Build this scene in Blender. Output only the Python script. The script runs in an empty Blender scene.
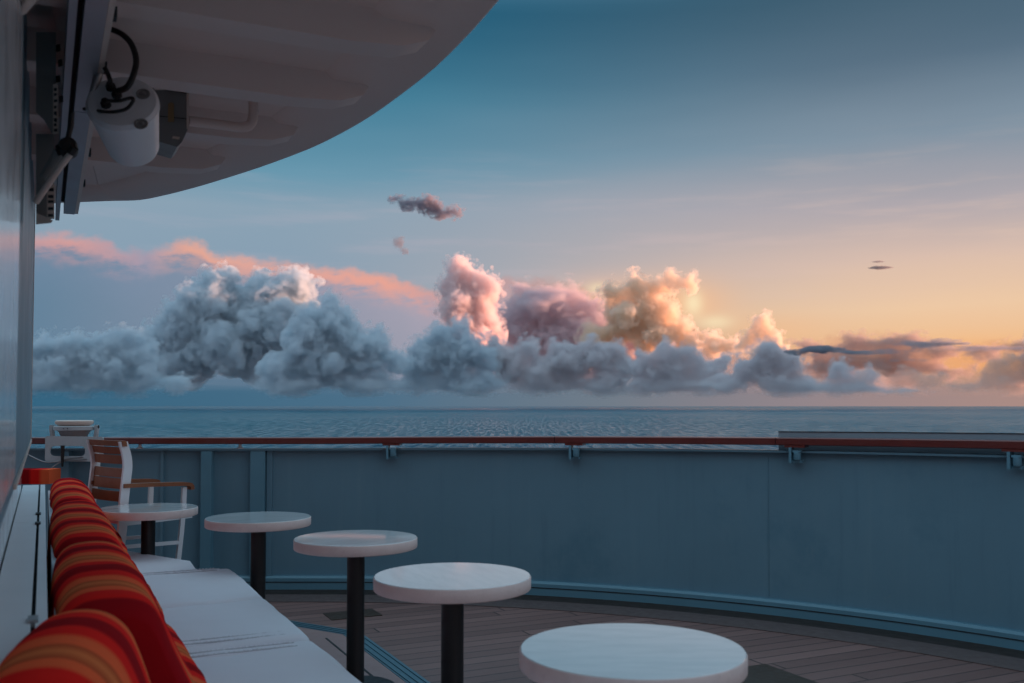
import bpy, bmesh, math, random
from mathutils import Vector, Matrix, noise as mnoise
random.seed(7)
S = bpy.context.scene
R = math.radians
# ------------------------------------------------------------------ camera
H = 1.385                       # eye height above the deck, metres
F = 970.0                       # focal length in pixels of a 1024 wide frame
PITCH = 2.0
W0, H0, HOR = 1024, 683, 406.0  # frame and the row of the sea horizon
# ------------------------------------------------------------------ node helpers
class V:
    """A socket that can be used in arithmetic."""
    nt = None
    def __init__(s, sock): s.s = sock
    @staticmethod
    def math(op, *a, clamp=False):
        n = V.nt.nodes.new('ShaderNodeMath'); n.operation = op; n.use_clamp = clamp
        for i, x in enumerate(a): V.plug(n.inputs[i], x)
        return V(n.outputs[0])
    @staticmethod
    def plug(inp, x):
        if isinstance(x, V): V.nt.links.new(x.s, inp)
        else: inp.default_value = x
    def __add__(a, b): return V.math('ADD', a, b)
    def __radd__(a, b): return V.math('ADD', b, a)
    def __sub__(a, b): return V.math('SUBTRACT', a, b)
    def __rsub__(a, b): return V.math('SUBTRACT', b, a)
    def __mul__(a, b): return V.math('MULTIPLY', a, b)
    def __rmul__(a, b): return V.math('MULTIPLY', b, a)
    def __truediv__(a, b): return V.math('DIVIDE', a, b)
    def max(a, b): return V.math('MAXIMUM', a, b)
    def min(a, b): return V.math('MINIMUM', a, b)

def xyz(x, y, z=0.0):
    n = V.nt.nodes.new('ShaderNodeCombineXYZ')
    for i, q in enumerate((x, y, z)): V.plug(n.inputs[i], q)
    return V(n.outputs[0])
def sep(v):
    n = V.nt.nodes.new('ShaderNodeSeparateXYZ'); V.plug(n.inputs[0], v)
    return [V(o) for o in n.outputs]
def smooth(x, a, b, lo=0.0, hi=1.0):
    n = V.nt.nodes.new('ShaderNodeMapRange'); n.interpolation_type = 'SMOOTHSTEP'
    for i, q in enumerate((x, a, b, lo, hi)): V.plug(n.inputs[i], q)
    return V(n.outputs[0])
def linear(x, a, b, lo=0.0, hi=1.0):
    n = V.nt.nodes.new('ShaderNodeMapRange')
    for i, q in enumerate((x, a, b, lo, hi)): V.plug(n.inputs[i], q)
    return V(n.outputs[0])
def noise(vec, scale, detail=3.0, rough=0.5, col=False, dims='3D', dist=0.0):
    n = V.nt.nodes.new('ShaderNodeTexNoise'); n.noise_dimensions = dims
    V.plug(n.inputs['Vector'], vec); V.plug(n.inputs['Scale'], scale)
    n.inputs['Detail'].default_value = detail; n.inputs['Roughness'].default_value = rough
    n.inputs['Distortion'].default_value = dist
    return V(n.outputs['Color' if col else 'Fac'])
def voro(vec, scale, detail=0.0, rough=0.5, smoothness=0.3, feature='SMOOTH_F1', out='Distance', dims='2D', rand=1.0):
    n = V.nt.nodes.new('ShaderNodeTexVoronoi'); n.voronoi_dimensions = dims; n.feature = feature
    V.plug(n.inputs['Vector'], vec); V.plug(n.inputs['Scale'], scale)
    if 'Detail' in n.inputs: n.inputs['Detail'].default_value = detail
    if 'Roughness' in n.inputs: n.inputs['Roughness'].default_value = rough
    if feature == 'SMOOTH_F1': n.inputs['Smoothness'].default_value = smoothness
    n.inputs['Randomness'].default_value = rand
    return V(n.outputs[out])
def curve(x, pts):
    n = V.nt.nodes.new('ShaderNodeFloatCurve'); V.plug(n.inputs['Value'], x)
    m = n.mapping; m.use_clip = False; m.extend = 'HORIZONTAL'
    c = m.curves[0]
    c.points[0].location = pts[0]; c.points[-1].location = pts[-1]
    for q in pts[1:-1]: c.points.new(*q)
    for q in c.points: q.handle_type = 'AUTO_CLAMPED'
    m.update()
    return V(n.outputs[0])
def srgb(h):
    h = h.lstrip('#'); o = []
    for i in (0, 2, 4):
        c = int(h[i:i+2], 16) / 255
        o.append(c / 12.92 if c <= .04045 else ((c + .055) / 1.055) ** 2.4)
    return (*o, 1.0)
def ramp(x, stops, interp='LINEAR'):
    n = V.nt.nodes.new('ShaderNodeValToRGB'); V.plug(n.inputs[0], x)
    r = n.color_ramp; r.interpolation = interp
    while len(r.elements) < len(stops): r.elements.new(1.0)
    for e, (p, c) in zip(r.elements, stops):
        e.position = p
    for e, (p, c) in zip(r.elements, stops):
        e.color = srgb(c) if isinstance(c, str) else c
    return V(n.outputs[0])
def mix(f, a, b, mode='MIX'):
    n = V.nt.nodes.new('ShaderNodeMix'); n.data_type = 'RGBA'; n.blend_type = mode; n.clamp_factor = True
    V.plug(n.inputs[0], f)
    for i, q in ((6, a), (7, b)):
        if isinstance(q, str): q = srgb(q)
        V.plug(n.inputs[i], q)
    return V(n.outputs[2])

# ------------------------------------------------------------------ sky
SUN_AZ, SUN_EL = 74.0, 3.0      # degrees right of the viewing axis, above the sea
def azel(px, py):
    """Direction (degrees) that a point of the sky lies in."""
    return (math.degrees(math.atan2(px - 512, F)),
            math.degrees(math.atan2(HOR - py, math.hypot(F, px - 512))))
AZ0, AZ1, EL1 = -34.0, 34.0, 16.0
def skyline(az, pts):
    """Height of a cloud bank against azimuth, both in degrees."""
    q = []
    for px, py in pts:
        a, e = azel(px, py)
        q.append(((a - AZ0) / (AZ1 - AZ0), max(0.0, e) / EL1))
    q = [(0.0, q[0][1])] + q + [(1.0, q[-1][1])]
    return curve((az - AZ0) / (AZ1 - AZ0), q) * EL1
def blob(az, el, px, py, rx, ry):
    a, e = azel(px, py)
    k = math.degrees(1 / F)
    dx = (az - a) * (1 / (rx * k)); dy = (el - e) * (1 / (ry * k))
    return V.math('EXPONENT', (dx * dx + dy * dy) * -1.0)

def build_world():
    w = bpy.data.worlds.new('World'); S.world = w; w.use_nodes = True
    nt = w.node_tree; nt.nodes.clear(); V.nt = nt
    out = nt.nodes.new('ShaderNodeOutputWorld'); bg = nt.nodes.new('ShaderNodeBackground')
    nt.links.new(bg.outputs[0], out.inputs[0])
    tc = nt.nodes.new('ShaderNodeTexCoord')
    d = V(tc.outputs['Generated'])
    x, y, z = sep(d)
    az = V.math('ARCTAN2', x, y) * (180 / math.pi)
    el = V.math('ARCSINE', z) * (180 / math.pi)
    # physical dusk sky underneath, so directions out of the picture are plausible too
    nis = nt.nodes.new('ShaderNodeTexSky'); nis.sky_type = 'NISHITA'; nis.sun_disc = False
    nis.sun_elevation = R(SUN_EL); nis.sun_rotation = R(SUN_AZ); nis.air_density = 1.4; nis.dust_density = 2.0; nis.ozone_density = 3.0
    nish = V(nis.outputs[0])
    p0 = xyz(az, el, 0.0)
    # ---- clear sky: blue away from the sun, peach towards it
    e = linear(el, 0.0, 60.0)
    wob = (noise(xyz(az * 0.035, el * 0.22, 3.0), 1.0, 3.0) - 0.5) * 0.04
    e2 = e + wob * smooth(el, 0.5, 8.0)
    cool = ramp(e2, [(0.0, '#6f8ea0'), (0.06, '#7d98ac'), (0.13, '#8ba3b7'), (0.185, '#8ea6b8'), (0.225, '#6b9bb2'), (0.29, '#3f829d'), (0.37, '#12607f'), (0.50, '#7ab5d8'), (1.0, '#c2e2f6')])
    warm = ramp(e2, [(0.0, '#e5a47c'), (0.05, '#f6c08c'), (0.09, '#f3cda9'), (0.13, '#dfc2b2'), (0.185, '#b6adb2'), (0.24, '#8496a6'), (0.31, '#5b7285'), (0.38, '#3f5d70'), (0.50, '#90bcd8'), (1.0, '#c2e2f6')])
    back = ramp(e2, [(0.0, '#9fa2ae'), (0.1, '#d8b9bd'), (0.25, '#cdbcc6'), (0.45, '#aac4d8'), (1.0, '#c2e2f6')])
    t = smooth(az, -16.0, 24.0)
    col = mix(t, cool, warm)
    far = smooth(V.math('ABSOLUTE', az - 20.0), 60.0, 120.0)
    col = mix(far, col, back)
    col = mix(0.06, col, mix(1.0, nish, (0.08, 0.08, 0.08, 1), 'MULTIPLY'))
    # ---- thin high streaks
    st = noise(xyz(az * 0.10 + el * 0.05, el * 0.9, 7.0), 1.0, 4.0, 0.55)
    band = smooth(el, 4.0, 8.0) * smooth(el, 16.0, 11.0)
    col = mix(smooth(st, 0.48, 0.75) * band * 0.25, col, ramp(linear(az, -28, 28), [(0, '#a2a9bb'), (0.5, '#c4b4bd'), (1, '#f0cdb4')]))
    # ---- distant veil: grey mauve left, pink in the middle, its upper rim catching the sun
    X = linear(az, -28.0, 28.0)
    topsA = [(0, 236), (40, 226), (90, 232), (130, 246), (165, 243), (180, 236), (200, 238), (225, 250), (290, 258), (330, 262), (372, 268), (430, 284), (470, 290), (520, 272), (560, 278), (600, 290), (640, 300), (720, 332), (780, 345), (830, 334), (880, 330), (940, 338), (1010, 336), (1060, 345)]
    nA = sep(noise(xyz(az * 0.9, el * 1.3, 11.0), 1.0, 5.0, 0.55, col=True))
    sA = skyline(az + (nA[0] - 0.5) * 2.0, topsA) - el + (nA[1] - 0.5) * 1.3
    bodyA = ramp(X, [(0, '#6c86a0'), (0.25, '#8994aa'), (0.40, '#aba3b2'), (0.58, '#bb9fa5'), (0.75, '#c0958a'), (1.0, '#bd8f80')])
    rimA = ramp(X, [(0, '#c09aa0'), (0.06, '#dd9f98'), (0.13, '#a89aab'), (0.17, '#f0aa90'), (0.25, '#e8a898'), (0.37, '#f2a58e'), (0.42, '#cf9f9d'), (0.55, '#b39c9e'), (0.7, '#d8a183'), (1.0, '#d8a183')])
    st2 = noise(xyz(az * 0.5 + el * 0.6, el * 1.6 - az * 0.25, 2.0), 1.0, 4.0, 0.6)
    rim_w = smooth(sA, 2.3, 0.2) * smooth(st2 + smooth(sA, 1.4, 0.2) * 0.25, 0.3, 0.62)
    colA = mix(rim_w, mix(smooth(sA, 0.0, 4.5), bodyA, ramp(X, [(0, '#5d7f98'), (0.4, '#9d9dad'), (0.6, '#b0979f'), (1, '#d29c82')])), rimA)
    col = mix(smooth(sA, -0.05, 0.75) * 0.97, col, colA)
    # the glow of the sky behind the broken cloud right of the middle
    glow = blob(az, el, 685, 304, 44, 24) * 0.7 + blob(az, el, 965, 366, 80, 20) * 0.9 + blob(az, el, 610, 296, 60, 20) * 0.55 + blob(az, el, 770, 330, 50, 18) * 0.35
    col = mix(glow.min(1.0) * 0.8, col, ramp(linear(az, 0.0, 28.0), [(0, '#ffc09a'), (0.4, '#ffbf88'), (0.7, '#ffbe82'), (1.0, '#ffae5c')]))
    core = blob(az, el, 694, 303, 9, 12) * 0.8 + blob(az, el, 598, 288, 10, 6) * 0.5 + blob(az, el, 716, 322, 16, 7) * 0.6
    col = mix(core.min(1.0) * 0.85, col, '#fff0c4')
    # air near the horizon
    hz = ramp(X, [(0, '#2b5f7b'), (0.35, '#3f6983'), (0.6, '#677885'), (0.8, '#8c8389'), (1.0, '#a68a84')])
    hb = noise(xyz(az * 0.12, el * 2.2, 51.0), 1.0, 3.0, 0.5)
    low = smooth(el + (hb - 0.5) * 1.2, 2.7, 0.55)
    col = mix(low * 0.92, col, hz)
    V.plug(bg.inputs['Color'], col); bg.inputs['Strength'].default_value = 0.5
    return w
build_world()
# ------------------------------------------------------------------ cumulus: real volumes, heaps of puffs far out over the sea
import numpy as np
def ico(sub):
    bm = bmesh.new(); bmesh.ops.create_icosphere(bm, subdivisions=sub, radius=1.0)
    v = np.array([q.co[:] for q in bm.verts]); f = np.array([[q.index for q in t.verts] for t in bm.faces]); bm.free()
    return v, f
ICO = {k: ico(k) for k in (1, 2, 3, 4)}
def raydir(px, py):
    a, e = azel(px, py); a = R(a); e = R(e)
    return np.array([math.sin(a) * math.cos(e), math.cos(a) * math.cos(e), math.sin(e)])
class Lattice:
    """Small value-noise volume for displacing puffs."""
    def __init__(s, seed, n=32):
        s.n = n; s.g = np.random.default_rng(seed).random((n, n, n))
    def __call__(s, p):
        p = np.mod(p, s.n); i = np.floor(p).astype(int); f = p - i; f = f * f * (3 - 2 * f)
        n = s.n; i %= n; j = (i + 1) % n
        x0, y0, z0 = i.T; x1, y1, z1 = j.T; fx, fy, fz = f.T; g = s.g
        a = g[x0, y0, z0] * (1 - fx) + g[x1, y0, z0] * fx; b = g[x0, y1, z0] * (1 - fx) + g[x1, y1, z0] * fx
        c = g[x0, y0, z1] * (1 - fx) + g[x1, y0, z1] * fx; d = g[x0, y1, z1] * (1 - fx) + g[x1, y1, z1] * fx
        return (a * (1 - fy) + b * fy) * (1 - fz) + (c * (1 - fy) + d * fy) * fz
LAT = Lattice(5)
def sphere_dirs(rng, n):
    d = rng.normal(size=(n, 3)); return d / np.linalg.norm(d, axis=1)[:, None]
def raw_mesh(name, v, f, material, smooth=True):
    me = bpy.data.meshes.new(name)
    me.vertices.add(len(v)); me.vertices.foreach_set('co', v.astype(np.float32).ravel())
    me.loops.add(f.size); me.loops.foreach_set('vertex_index', f.ravel().astype(np.int32))
    me.polygons.add(len(f)); me.polygons.foreach_set('loop_start', np.arange(0, f.size, 3, dtype=np.int32))
    me.polygons.foreach_set('use_smooth', np.full(len(f), smooth, dtype=bool))
    me.update(); me.materials.append(material)
    return me
def volume_material(name, density, fade, aniso=0.1, colour=(1, 1, 1, 1), grain=0.0, erode=0.7):
    """Cloud droplets: ragged at the edge, thinning out between the two heights of fade (metres)."""
    m = bpy.data.materials.new(name); m.use_nodes = True; nt = m.node_tree; nt.nodes.clear(); V.nt = nt
    out = nt.nodes.new('ShaderNodeOutputMaterial'); p = nt.nodes.new('ShaderNodeVolumePrincipled')
    p.inputs['Color'].default_value = colour; p.inputs['Anisotropy'].default_value = aniso  # light and shade tints are put into the white droplets here
    p.inputs['Density Attribute'].default_value = ''
    at = nt.nodes.new('ShaderNodeAttribute'); at.attribute_name = 'density'
    geo = nt.nodes.new('ShaderNodeNewGeometry'); pos = V(geo.outputs['Position'])
    d = V(at.outputs['Fac'])
    if erode: d = linear(d - linear(noise(pos, grain, 2.5, 0.6), 0.28, 0.72, 0.0, erode), 0.0, 0.3)
    d = d * density
    if fade: d = d * smooth(sep(pos)[2], *fade)
    V.plug(p.inputs['Density'], d)
    nt.links.new(p.outputs[0], out.inputs['Volume'])
    return m
def puffs_to_volume(name, src, mat, voxel, band):
    """A volume filled from the puffs' surface."""
    o = bpy.data.objects.new(name, bpy.data.volumes.new(name)); o.location = src.location; S.collection.objects.link(o)
    md = o.modifiers.new('droplets', 'MESH_TO_VOLUME'); md.object = src
    md.resolution_mode = 'VOXEL_SIZE'; md.voxel_size = voxel; md.interior_band_width = band; md.density = 1.0
    o.data.materials.append(mat)
    return o
def cloud(label, lobes, km, seed, base=401, n=(17, 9, 5), density=2.7, band=6.0, vox=1.0, fade=(405, 362), aniso=0.1, colour=(.79, .865, .91, 1), grain=0.09, erode=0.45, rough=1.15, group=None):  # default colour paints the blue shade of the low clouds
    """lobes: (column, row, radius in rows, depth offset in radii[, width, height factors]).
    density: extinction per ten rows of the picture; band: softness of the edge in rows."""
    rng = np.random.default_rng(seed); D = km * 1000.0; unit = D / F
    V_, F_, off_ = [], [], 0
    zb = raydir(512, base)[2] * D
    for lob in lobes:
        px, py, rp, off = lob[:4]; sx, sz = (lob[4:] + (1.0, 1.0))[:2]
        d = raydir(px, py); r = rp * unit
        c = d * D / math.hypot(d[0], d[1]) * (1 + off * r / D)
        sc = np.array([sx, (sx + 1) / 2, sz])
        ps = [(np.zeros(3), r * 0.9, 0)]
        for q in sphere_dirs(rng, n[0]):
            if q[2] < -0.4: continue
            rr = r * rng.uniform(0.34, 0.66); cc = q * (r - rr * 0.5)
            ps.append((cc, rr, 1))
            for w in sphere_dirs(rng, n[1]):
                if np.dot(w, q) < -0.15: continue
                r3 = rr * rng.uniform(0.24, 0.52); c3 = cc + w * (rr - r3 * 0.35)
                ps.append((c3, r3, 2))
                for x in sphere_dirs(rng, n[2]):
                    if np.dot(x, w) < 0.1 or np.dot(x, d) > 0.7: continue
                    r4 = r3 * rng.uniform(0.3, 0.5)
                    if r4 > 0.9 * unit: ps.append((c3 + x * (r3 - r4 * 0.3), r4, 3))
        for pc, pr, l in ps:
            v, f = ICO[(4, 3, 2, 1)[l]]
            p = pc + v * pr
            if l < 3:
                s = 1.0 / (pr * 0.55); pw = p + c
                kk = (LAT(pw * s) - .5) * 0.55 + (LAT(pw * s * 2.3 + 7) - .5) * 0.34 + (LAT(pw * s * 5.1 + 3) - .5) * 0.2
                p = p + v * (kk * pr * 0.8 * rough)[:, None]
            p = p * sc + c
            lowz = p[:, 2] < zb
            p[lowz, 2] = zb + (p[lowz, 2] - zb) * 0.15
            V_.append(p); F_.append(f + off_); off_ += len(v)
    V_ = np.concatenate(V_); F_ = np.concatenate(F_)
    org = np.array([V_[:, 0].mean(), V_[:, 1].mean(), V_[:, 2].min()]); V_ = V_ - org
    z = lambda row: raydir(512, row)[2] * D
    mat = volume_material('tinted_droplets', density / (10 * unit), (z(fade[0]), z(fade[1])) if fade else None, aniso, colour, grain / unit, erode)
    src = bpy.data.objects.new('cloud_puffs', raw_mesh('cloud_puffs', V_, F_, mat)); src.location = org
    o = puffs_to_volume('cloud', src, mat, vox * unit, band * unit)
    o['label'] = label; o['category'] = 'cloud'; o['group'] = group or 'clouds over the sea horizon'
    return o

cloud('tall pink lit cloud tower rising in the middle of the cloud bank',
      [(464, 274, 20, 0), (452, 290, 18, 0), (482, 290, 20, 0), (460, 312, 26, 0), (488, 312, 17, 0), (470, 340, 34, 0)], 11, 3, colour=(1, .90, .895, 1))  # pink of the evening light is partly in the droplet colour
cloud('soft mauve cloud mass between the pink tower and the golden cloud',
      [(525, 296, 18, 0, 1.5, 1), (565, 292, 17, 0, 1.5, 1), (545, 322, 34, 0, 1.4, 1), (600, 330, 34, 0, 1.3, 1), (515, 335, 30, 0, 1.3, 1), (570, 355, 36, 0, 1.5, 1), (640, 350, 26, 0, 1.5, 1)], 14.9, 4, density=1.3, band=12, rough=1.6, n=(16, 6, 2), colour=(.84, .74, .77, 1), erode=.35, grain=.05)
cloud('golden lit cloud with a bright glowing right edge',
      [(614, 290, 15, 0), (640, 285, 18, 0), (668, 284, 16, 0), (690, 283, 14, 0), (650, 304, 20, 0), (672, 310, 14, 0), (625, 320, 28, 0), (600, 345, 26, 0), (650, 335, 26, 0), (684, 338, 20, 0), (714, 346, 18, 0), (740, 348, 14, 0)], 14.0, 5, colour=(1, .90, .79, 1), aniso=.3, density=2.6)  # gold of the low sun is partly painted into the droplets
cloud('small golden cloud knob standing right of the glowing cloud',
      [(763, 323, 13, 0), (756, 335, 15, 0), (774, 338, 12, 0), (744, 346, 14, 0), (780, 350, 14, 0)], 11.5, 6, colour=(1, .90, .79, 1), aniso=.3, density=2.8)  # same painted gold sunlight in the droplet colour
cloud('flat mauve brown cloud bank low at the right under the orange sky',
      [(815, 346, 12, 0, 2.2, 1), (860, 342, 13, 0, 2.2, 1), (905, 343, 13, 0, 2.2, 1), (945, 350, 12, 0, 2.2, 1), (985, 352, 11, 0, 2.4, 1), (1030, 350, 12, 0, 2.2, 1), (840, 366, 18, 0, 2.2, 1), (900, 368, 18, 0, 2, 1), (950, 372, 14, 0, 2, 1)], 14, 7, density=1.2, band=8, rough=1.6, n=(14, 6, 2), colour=(.66, .55, .52, 1), erode=.4, grain=.06)  # mauve brown shade put into the droplet colour
cloud('mauve billow with orange light round it at the right edge of the sky',
      [(970, 388, 12, 0, 3, .8), (1020, 384, 18, 0, 2, .8), (1000, 366, 15, 0), (1024, 361, 16, 0), (985, 378, 14, 0), (1045, 365, 22, 0), (938, 376, 12, 0, 1.3, 1), (905, 376, 14, 0, 1.3, 1), (920, 388, 12, 0, 2, .8), (880, 384, 14, 0, 1.6, 1)], 10.5, 8, colour=(.86, .71, .64, 1), density=1.5, band=8)
cloud('largest blue grey cumulus left of centre with a flat base',
      [(192, 325, 34, 0), (222, 303, 30, 0), (260, 298, 28, 0), (292, 286, 20, 0), (310, 284, 13, 0), (294, 266, 7, 0), (182, 355, 36, 0), (240, 342, 42, 0), (290, 330, 38, 0), (320, 350, 34, 0)], 8.5, 9, n=(13, 9, 5), erode=.36, rough=1.0, colour=(.825, .895, .935, 1))
cloud('blue grey cumulus with two pale heads in front of the largest one',
      [(290, 388, 18, 0, 2, .8), (360, 386, 18, 0, 2, .8), (312, 316, 17, 0), (332, 306, 14, 0), (300, 340, 24, 0), (340, 334, 24, 0), (376, 336, 15, 0), (360, 356, 28, 0), (320, 365, 30, 0), (278, 376, 24, 0), (396, 362, 17, 0)], 6.5, 10, n=(13, 9, 5), erode=.36, rough=1.0, colour=(.825, .895, .935, 1))
cloud('grey cumulus heap in front of the foot of the pink tower',
      [(415, 386, 16, 0, 2, .8), (470, 386, 18, 0, 2, .8), (444, 340, 19, 0), (462, 328, 13, 0), (430, 358, 24, 0), (465, 354, 24, 0), (410, 366, 17, 0), (450, 374, 20, 0), (486, 366, 15, 0), (492, 352, 10, 0)], 7, 11, erode=.38)
cloud('long low grey cloud row under the mauve cloud',
      [(540, 388, 16, 0, 2, .8), (600, 386, 18, 0, 2, .8), (575, 366, 20, 0), (620, 352, 15, 0), (475, 356, 16, 0), (580, 352, 13, 0), (495, 350, 17, 0), (530, 347, 16, 0), (510, 370, 23, 0), (560, 360, 20, 0), (590, 343, 12, 0), (602, 360, 20, 0), (545, 375, 22, 0), (625, 368, 18, 0)], 7.2, 12, colour=(.86, .845, .865, 1))
cloud('dark grey cloud below the glowing golden edge',
      [(650, 388, 16, 0, 2, .8), (700, 388, 16, 0, 2, .8), (722, 366, 14, 0), (640, 360, 14, 0), (665, 358, 18, 0), (690, 356, 15, 0), (648, 372, 18, 0), (706, 370, 18, 0), (675, 376, 20, 0)], 7, 13, colour=(.86, .845, .865, 1))
cloud('dark slate cumulus below the small golden knob',
      [(765, 356, 18, 0), (748, 370, 18, 0), (786, 366, 18, 0), (738, 380, 12, 0), (808, 378, 11, 0), (770, 378, 18, 0), (725, 386, 16, 0, 2, .8), (790, 388, 16, 0, 2.5, .8)], 6.8, 14, colour=(.86, .845, .865, 1))
cloud('small slate cumulus right of the dark one under the streaks',
      [(845, 390, 13, 0, 3, .8), (900, 392, 10, 0, 3, .7), (842, 372, 15, 0), (866, 378, 13, 0), (824, 384, 10, 0), (850, 386, 14, 0)], 6.8, 15, colour=(.86, .845, .865, 1))
cloud('low pale cloud row at the left edge over the sea',
      [(20, 385, 22, 0, 1.5, .7), (75, 388, 20, 0, 1.5, .7), (130, 388, 20, 0, 1.5, .7), (175, 386, 16, 0, 1.5, .8), (8, 350, 18, 0), (45, 348, 17, 0), (70, 348, 19, 0), (106, 342, 17, 0), (130, 337, 15, 0), (148, 352, 14, 0), (60, 372, 24, 0), (100, 370, 26, 0), (138, 372, 24, 0), (20, 374, 22, 0)], 7, 16, colour=(.825, .895, .935, 1))
cloud('long thin dark cloud streak at the right above the dark cumulus',
      [(930, 343, 5, 0, 8, .9), (985, 348, 4, 0, 9, .8), (1040, 348, 4, 0, 9, .8), (880, 352, 4, 0, 9, .7), (900, 360, 3, 0, 9, .7)], 5, 17, base=405, erode=0.4, fade=None, density=1.5, band=4, colour=(.5, .48, .52, 1), n=(10, 4, 0), rough=2.0, vox=.8)  # dark droplet colour paints the streak as if unlit
cloud('short dark cloud streak left of the long one',
      [(820, 350, 5, 0, 4, .8), (850, 352, 3, 0, 6, .7), (796, 352, 4, 0, 2.5, 1)], 5, 18, base=405, erode=0.4, fade=None, density=3.5, band=2.5, colour=(.42, .44, .5, 1), n=(10, 4, 0), rough=2.0, vox=.8)
cloud('small dark ragged cloud alone in the blue sky',
      [(395, 198, 6, 0, 1.8, 1), (410, 203, 8, 0, 1.7, 1), (427, 204, 11, 0, 1.3, 1), (440, 212, 8, 0, 1.8, 1), (455, 211, 9, 0, 1.1, 1)], 4, 19, base=400, fade=None, density=3.0, band=4, n=(14, 5, 2), rough=1.8, vox=.8, erode=.35, grain=.16, colour=(.5, .46, .52, 1))  # shade painted into the droplets, since the sun reaches this cloud
cloud('faint grey wisp below the small ragged cloud',
      [(398, 242, 6, 0), (404, 250, 5, 0), (400, 236, 3, 0, 2, .6)], 4, 20, base=400, fade=None, density=1.2, band=3, n=(12, 4, 0), rough=2.2, vox=.8, erode=.4, colour=(.4, .4, .46, 1))
cloud('tiny dark cloud fleck in the peach sky at the right',
      [(882, 267, 2.6, 0, 4, .8), (880, 261, 1.8, 0, 3.5, .7)], 4, 21, base=400, fade=None, density=2.0, band=1, n=(10, 4, 0), rough=2.0, vox=.5, erode=.3, colour=(.4, .35, .36, 1))
# unseen cloud banks added at the right to shade the ship and low clouds
def shade_bank(label, spots, km, seed):
    lob = []
    for a, row, r, k in spots:                  # azimuth, row, radius in rows, distance
        lob.append((512 + F * math.tan(R(a)), HOR - (HOR - row) / math.cos(R(a)), r * k / km, (k - km) * F / (r * k)))
    return cloud(label, lob, km, seed, n=(12, 5, 0), vox=4, band=8, density=4, erode=0)
shade_bank('unseen cloud bank added to keep the ship in shade', [(66, 330, 60, 4), (72, 315, 70, 4), (78, 320, 70, 4), (84, 340, 60, 4)], 4, 22)
shade_bank('unseen cloud bank added at the right to shade the low clouds', [(31, 340, 47, 13), (34, 340, 50, 12.3), (38, 352, 48, 11.2), (42, 358, 46, 10.5), (47, 360, 46, 9.5)], 11, 23)
# ------------------------------------------------------------------ scene tools
CP, SP = math.cos(R(PITCH)), math.sin(R(PITCH))
AXIS = HOR - F * math.tan(R(PITCH))
def ray(px, py):
    x, y = (px - 512) / F, (AXIS - py) / F
    return Vector((x, CP - SP * y, SP + CP * y))
def onz(px, py, z):
    """The point at height z seen at a place of the picture (used to take measurements)."""
    d = ray(px, py); return Vector((0, 0, H)) + d * ((z - H) / d.z)
def ony(px, py, y):
    d = ray(px, py); return Vector((0, 0, H)) + d * (y / d.y)
# the ship's own axes: U runs along the deckhouse wall, N away from it
U = Vector((-0.4346, 0.9006, 0)).normalized(); N = Vector((U.y, -U.x, 0)); Z = Vector((0, 0, 1))
def UN(u, n, z=0.0): return U * u + N * n + Z * z
def un(p): return (p.dot(U), p.dot(N))
SHIP = Matrix((U.to_3d(), -N, Z)).transposed().to_4x4()   # local x = U, local y = -N
ROT_U = math.atan2(U.y, U.x)

def new_mat(name):
    m = bpy.data.materials.new(name); m.use_nodes = True; nt = m.node_tree; V.nt = nt
    b = nt.nodes['Principled BSDF']
    return m, nt, b
def mat(name, colour, rough=0.5, metal=0.0, var=0.08, scale=6.0, bump=0.0, bscale=40.0, coat=0.0, dirt=None, spec=0.5):
    m, nt, b = new_mat(name)
    tc = nt.nodes.new('ShaderNodeTexCoord'); p = V(tc.outputs['Object'])
    c = srgb(colour) if isinstance(colour, str) else (*colour, 1.0)
    n1 = noise(p, scale, 4.0, 0.6)
    lo = tuple(q * (1 - var) for q in c[:3]) + (1,); hi = tuple(min(1, q * (1 + var)) for q in c[:3]) + (1,)
    col = mix(n1, lo, hi)
    if dirt:
        n2 = noise(p, scale * 0.6, 6.0, 0.7)
        col = mix(smooth(n2, 0.56, 0.72) * dirt[1], col, (*dirt[0], 1.0))
    V.plug(b.inputs['Base Color'], col)
    V.plug(b.inputs['Roughness'], linear(noise(p, scale * 2.3, 3.0), 0.3, 0.7, max(0.02, rough - 0.06), min(1, rough + 0.06)))
    b.inputs['Metallic'].default_value = metal; b.inputs['Coat Weight'].default_value = coat; b.inputs['Coat Roughness'].default_value = 0.08
    b.inputs['Specular IOR Level'].default_value = spec
    if bump:
        bn = nt.nodes.new('ShaderNodeBump'); bn.inputs['Strength'].default_value = bump; bn.inputs['Distance'].default_value = 0.01
        V.plug(bn.inputs['Height'], noise(p, bscale, 4.0, 0.6)); nt.links.new(bn.outputs[0], b.inputs['Normal'])
    return m

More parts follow.
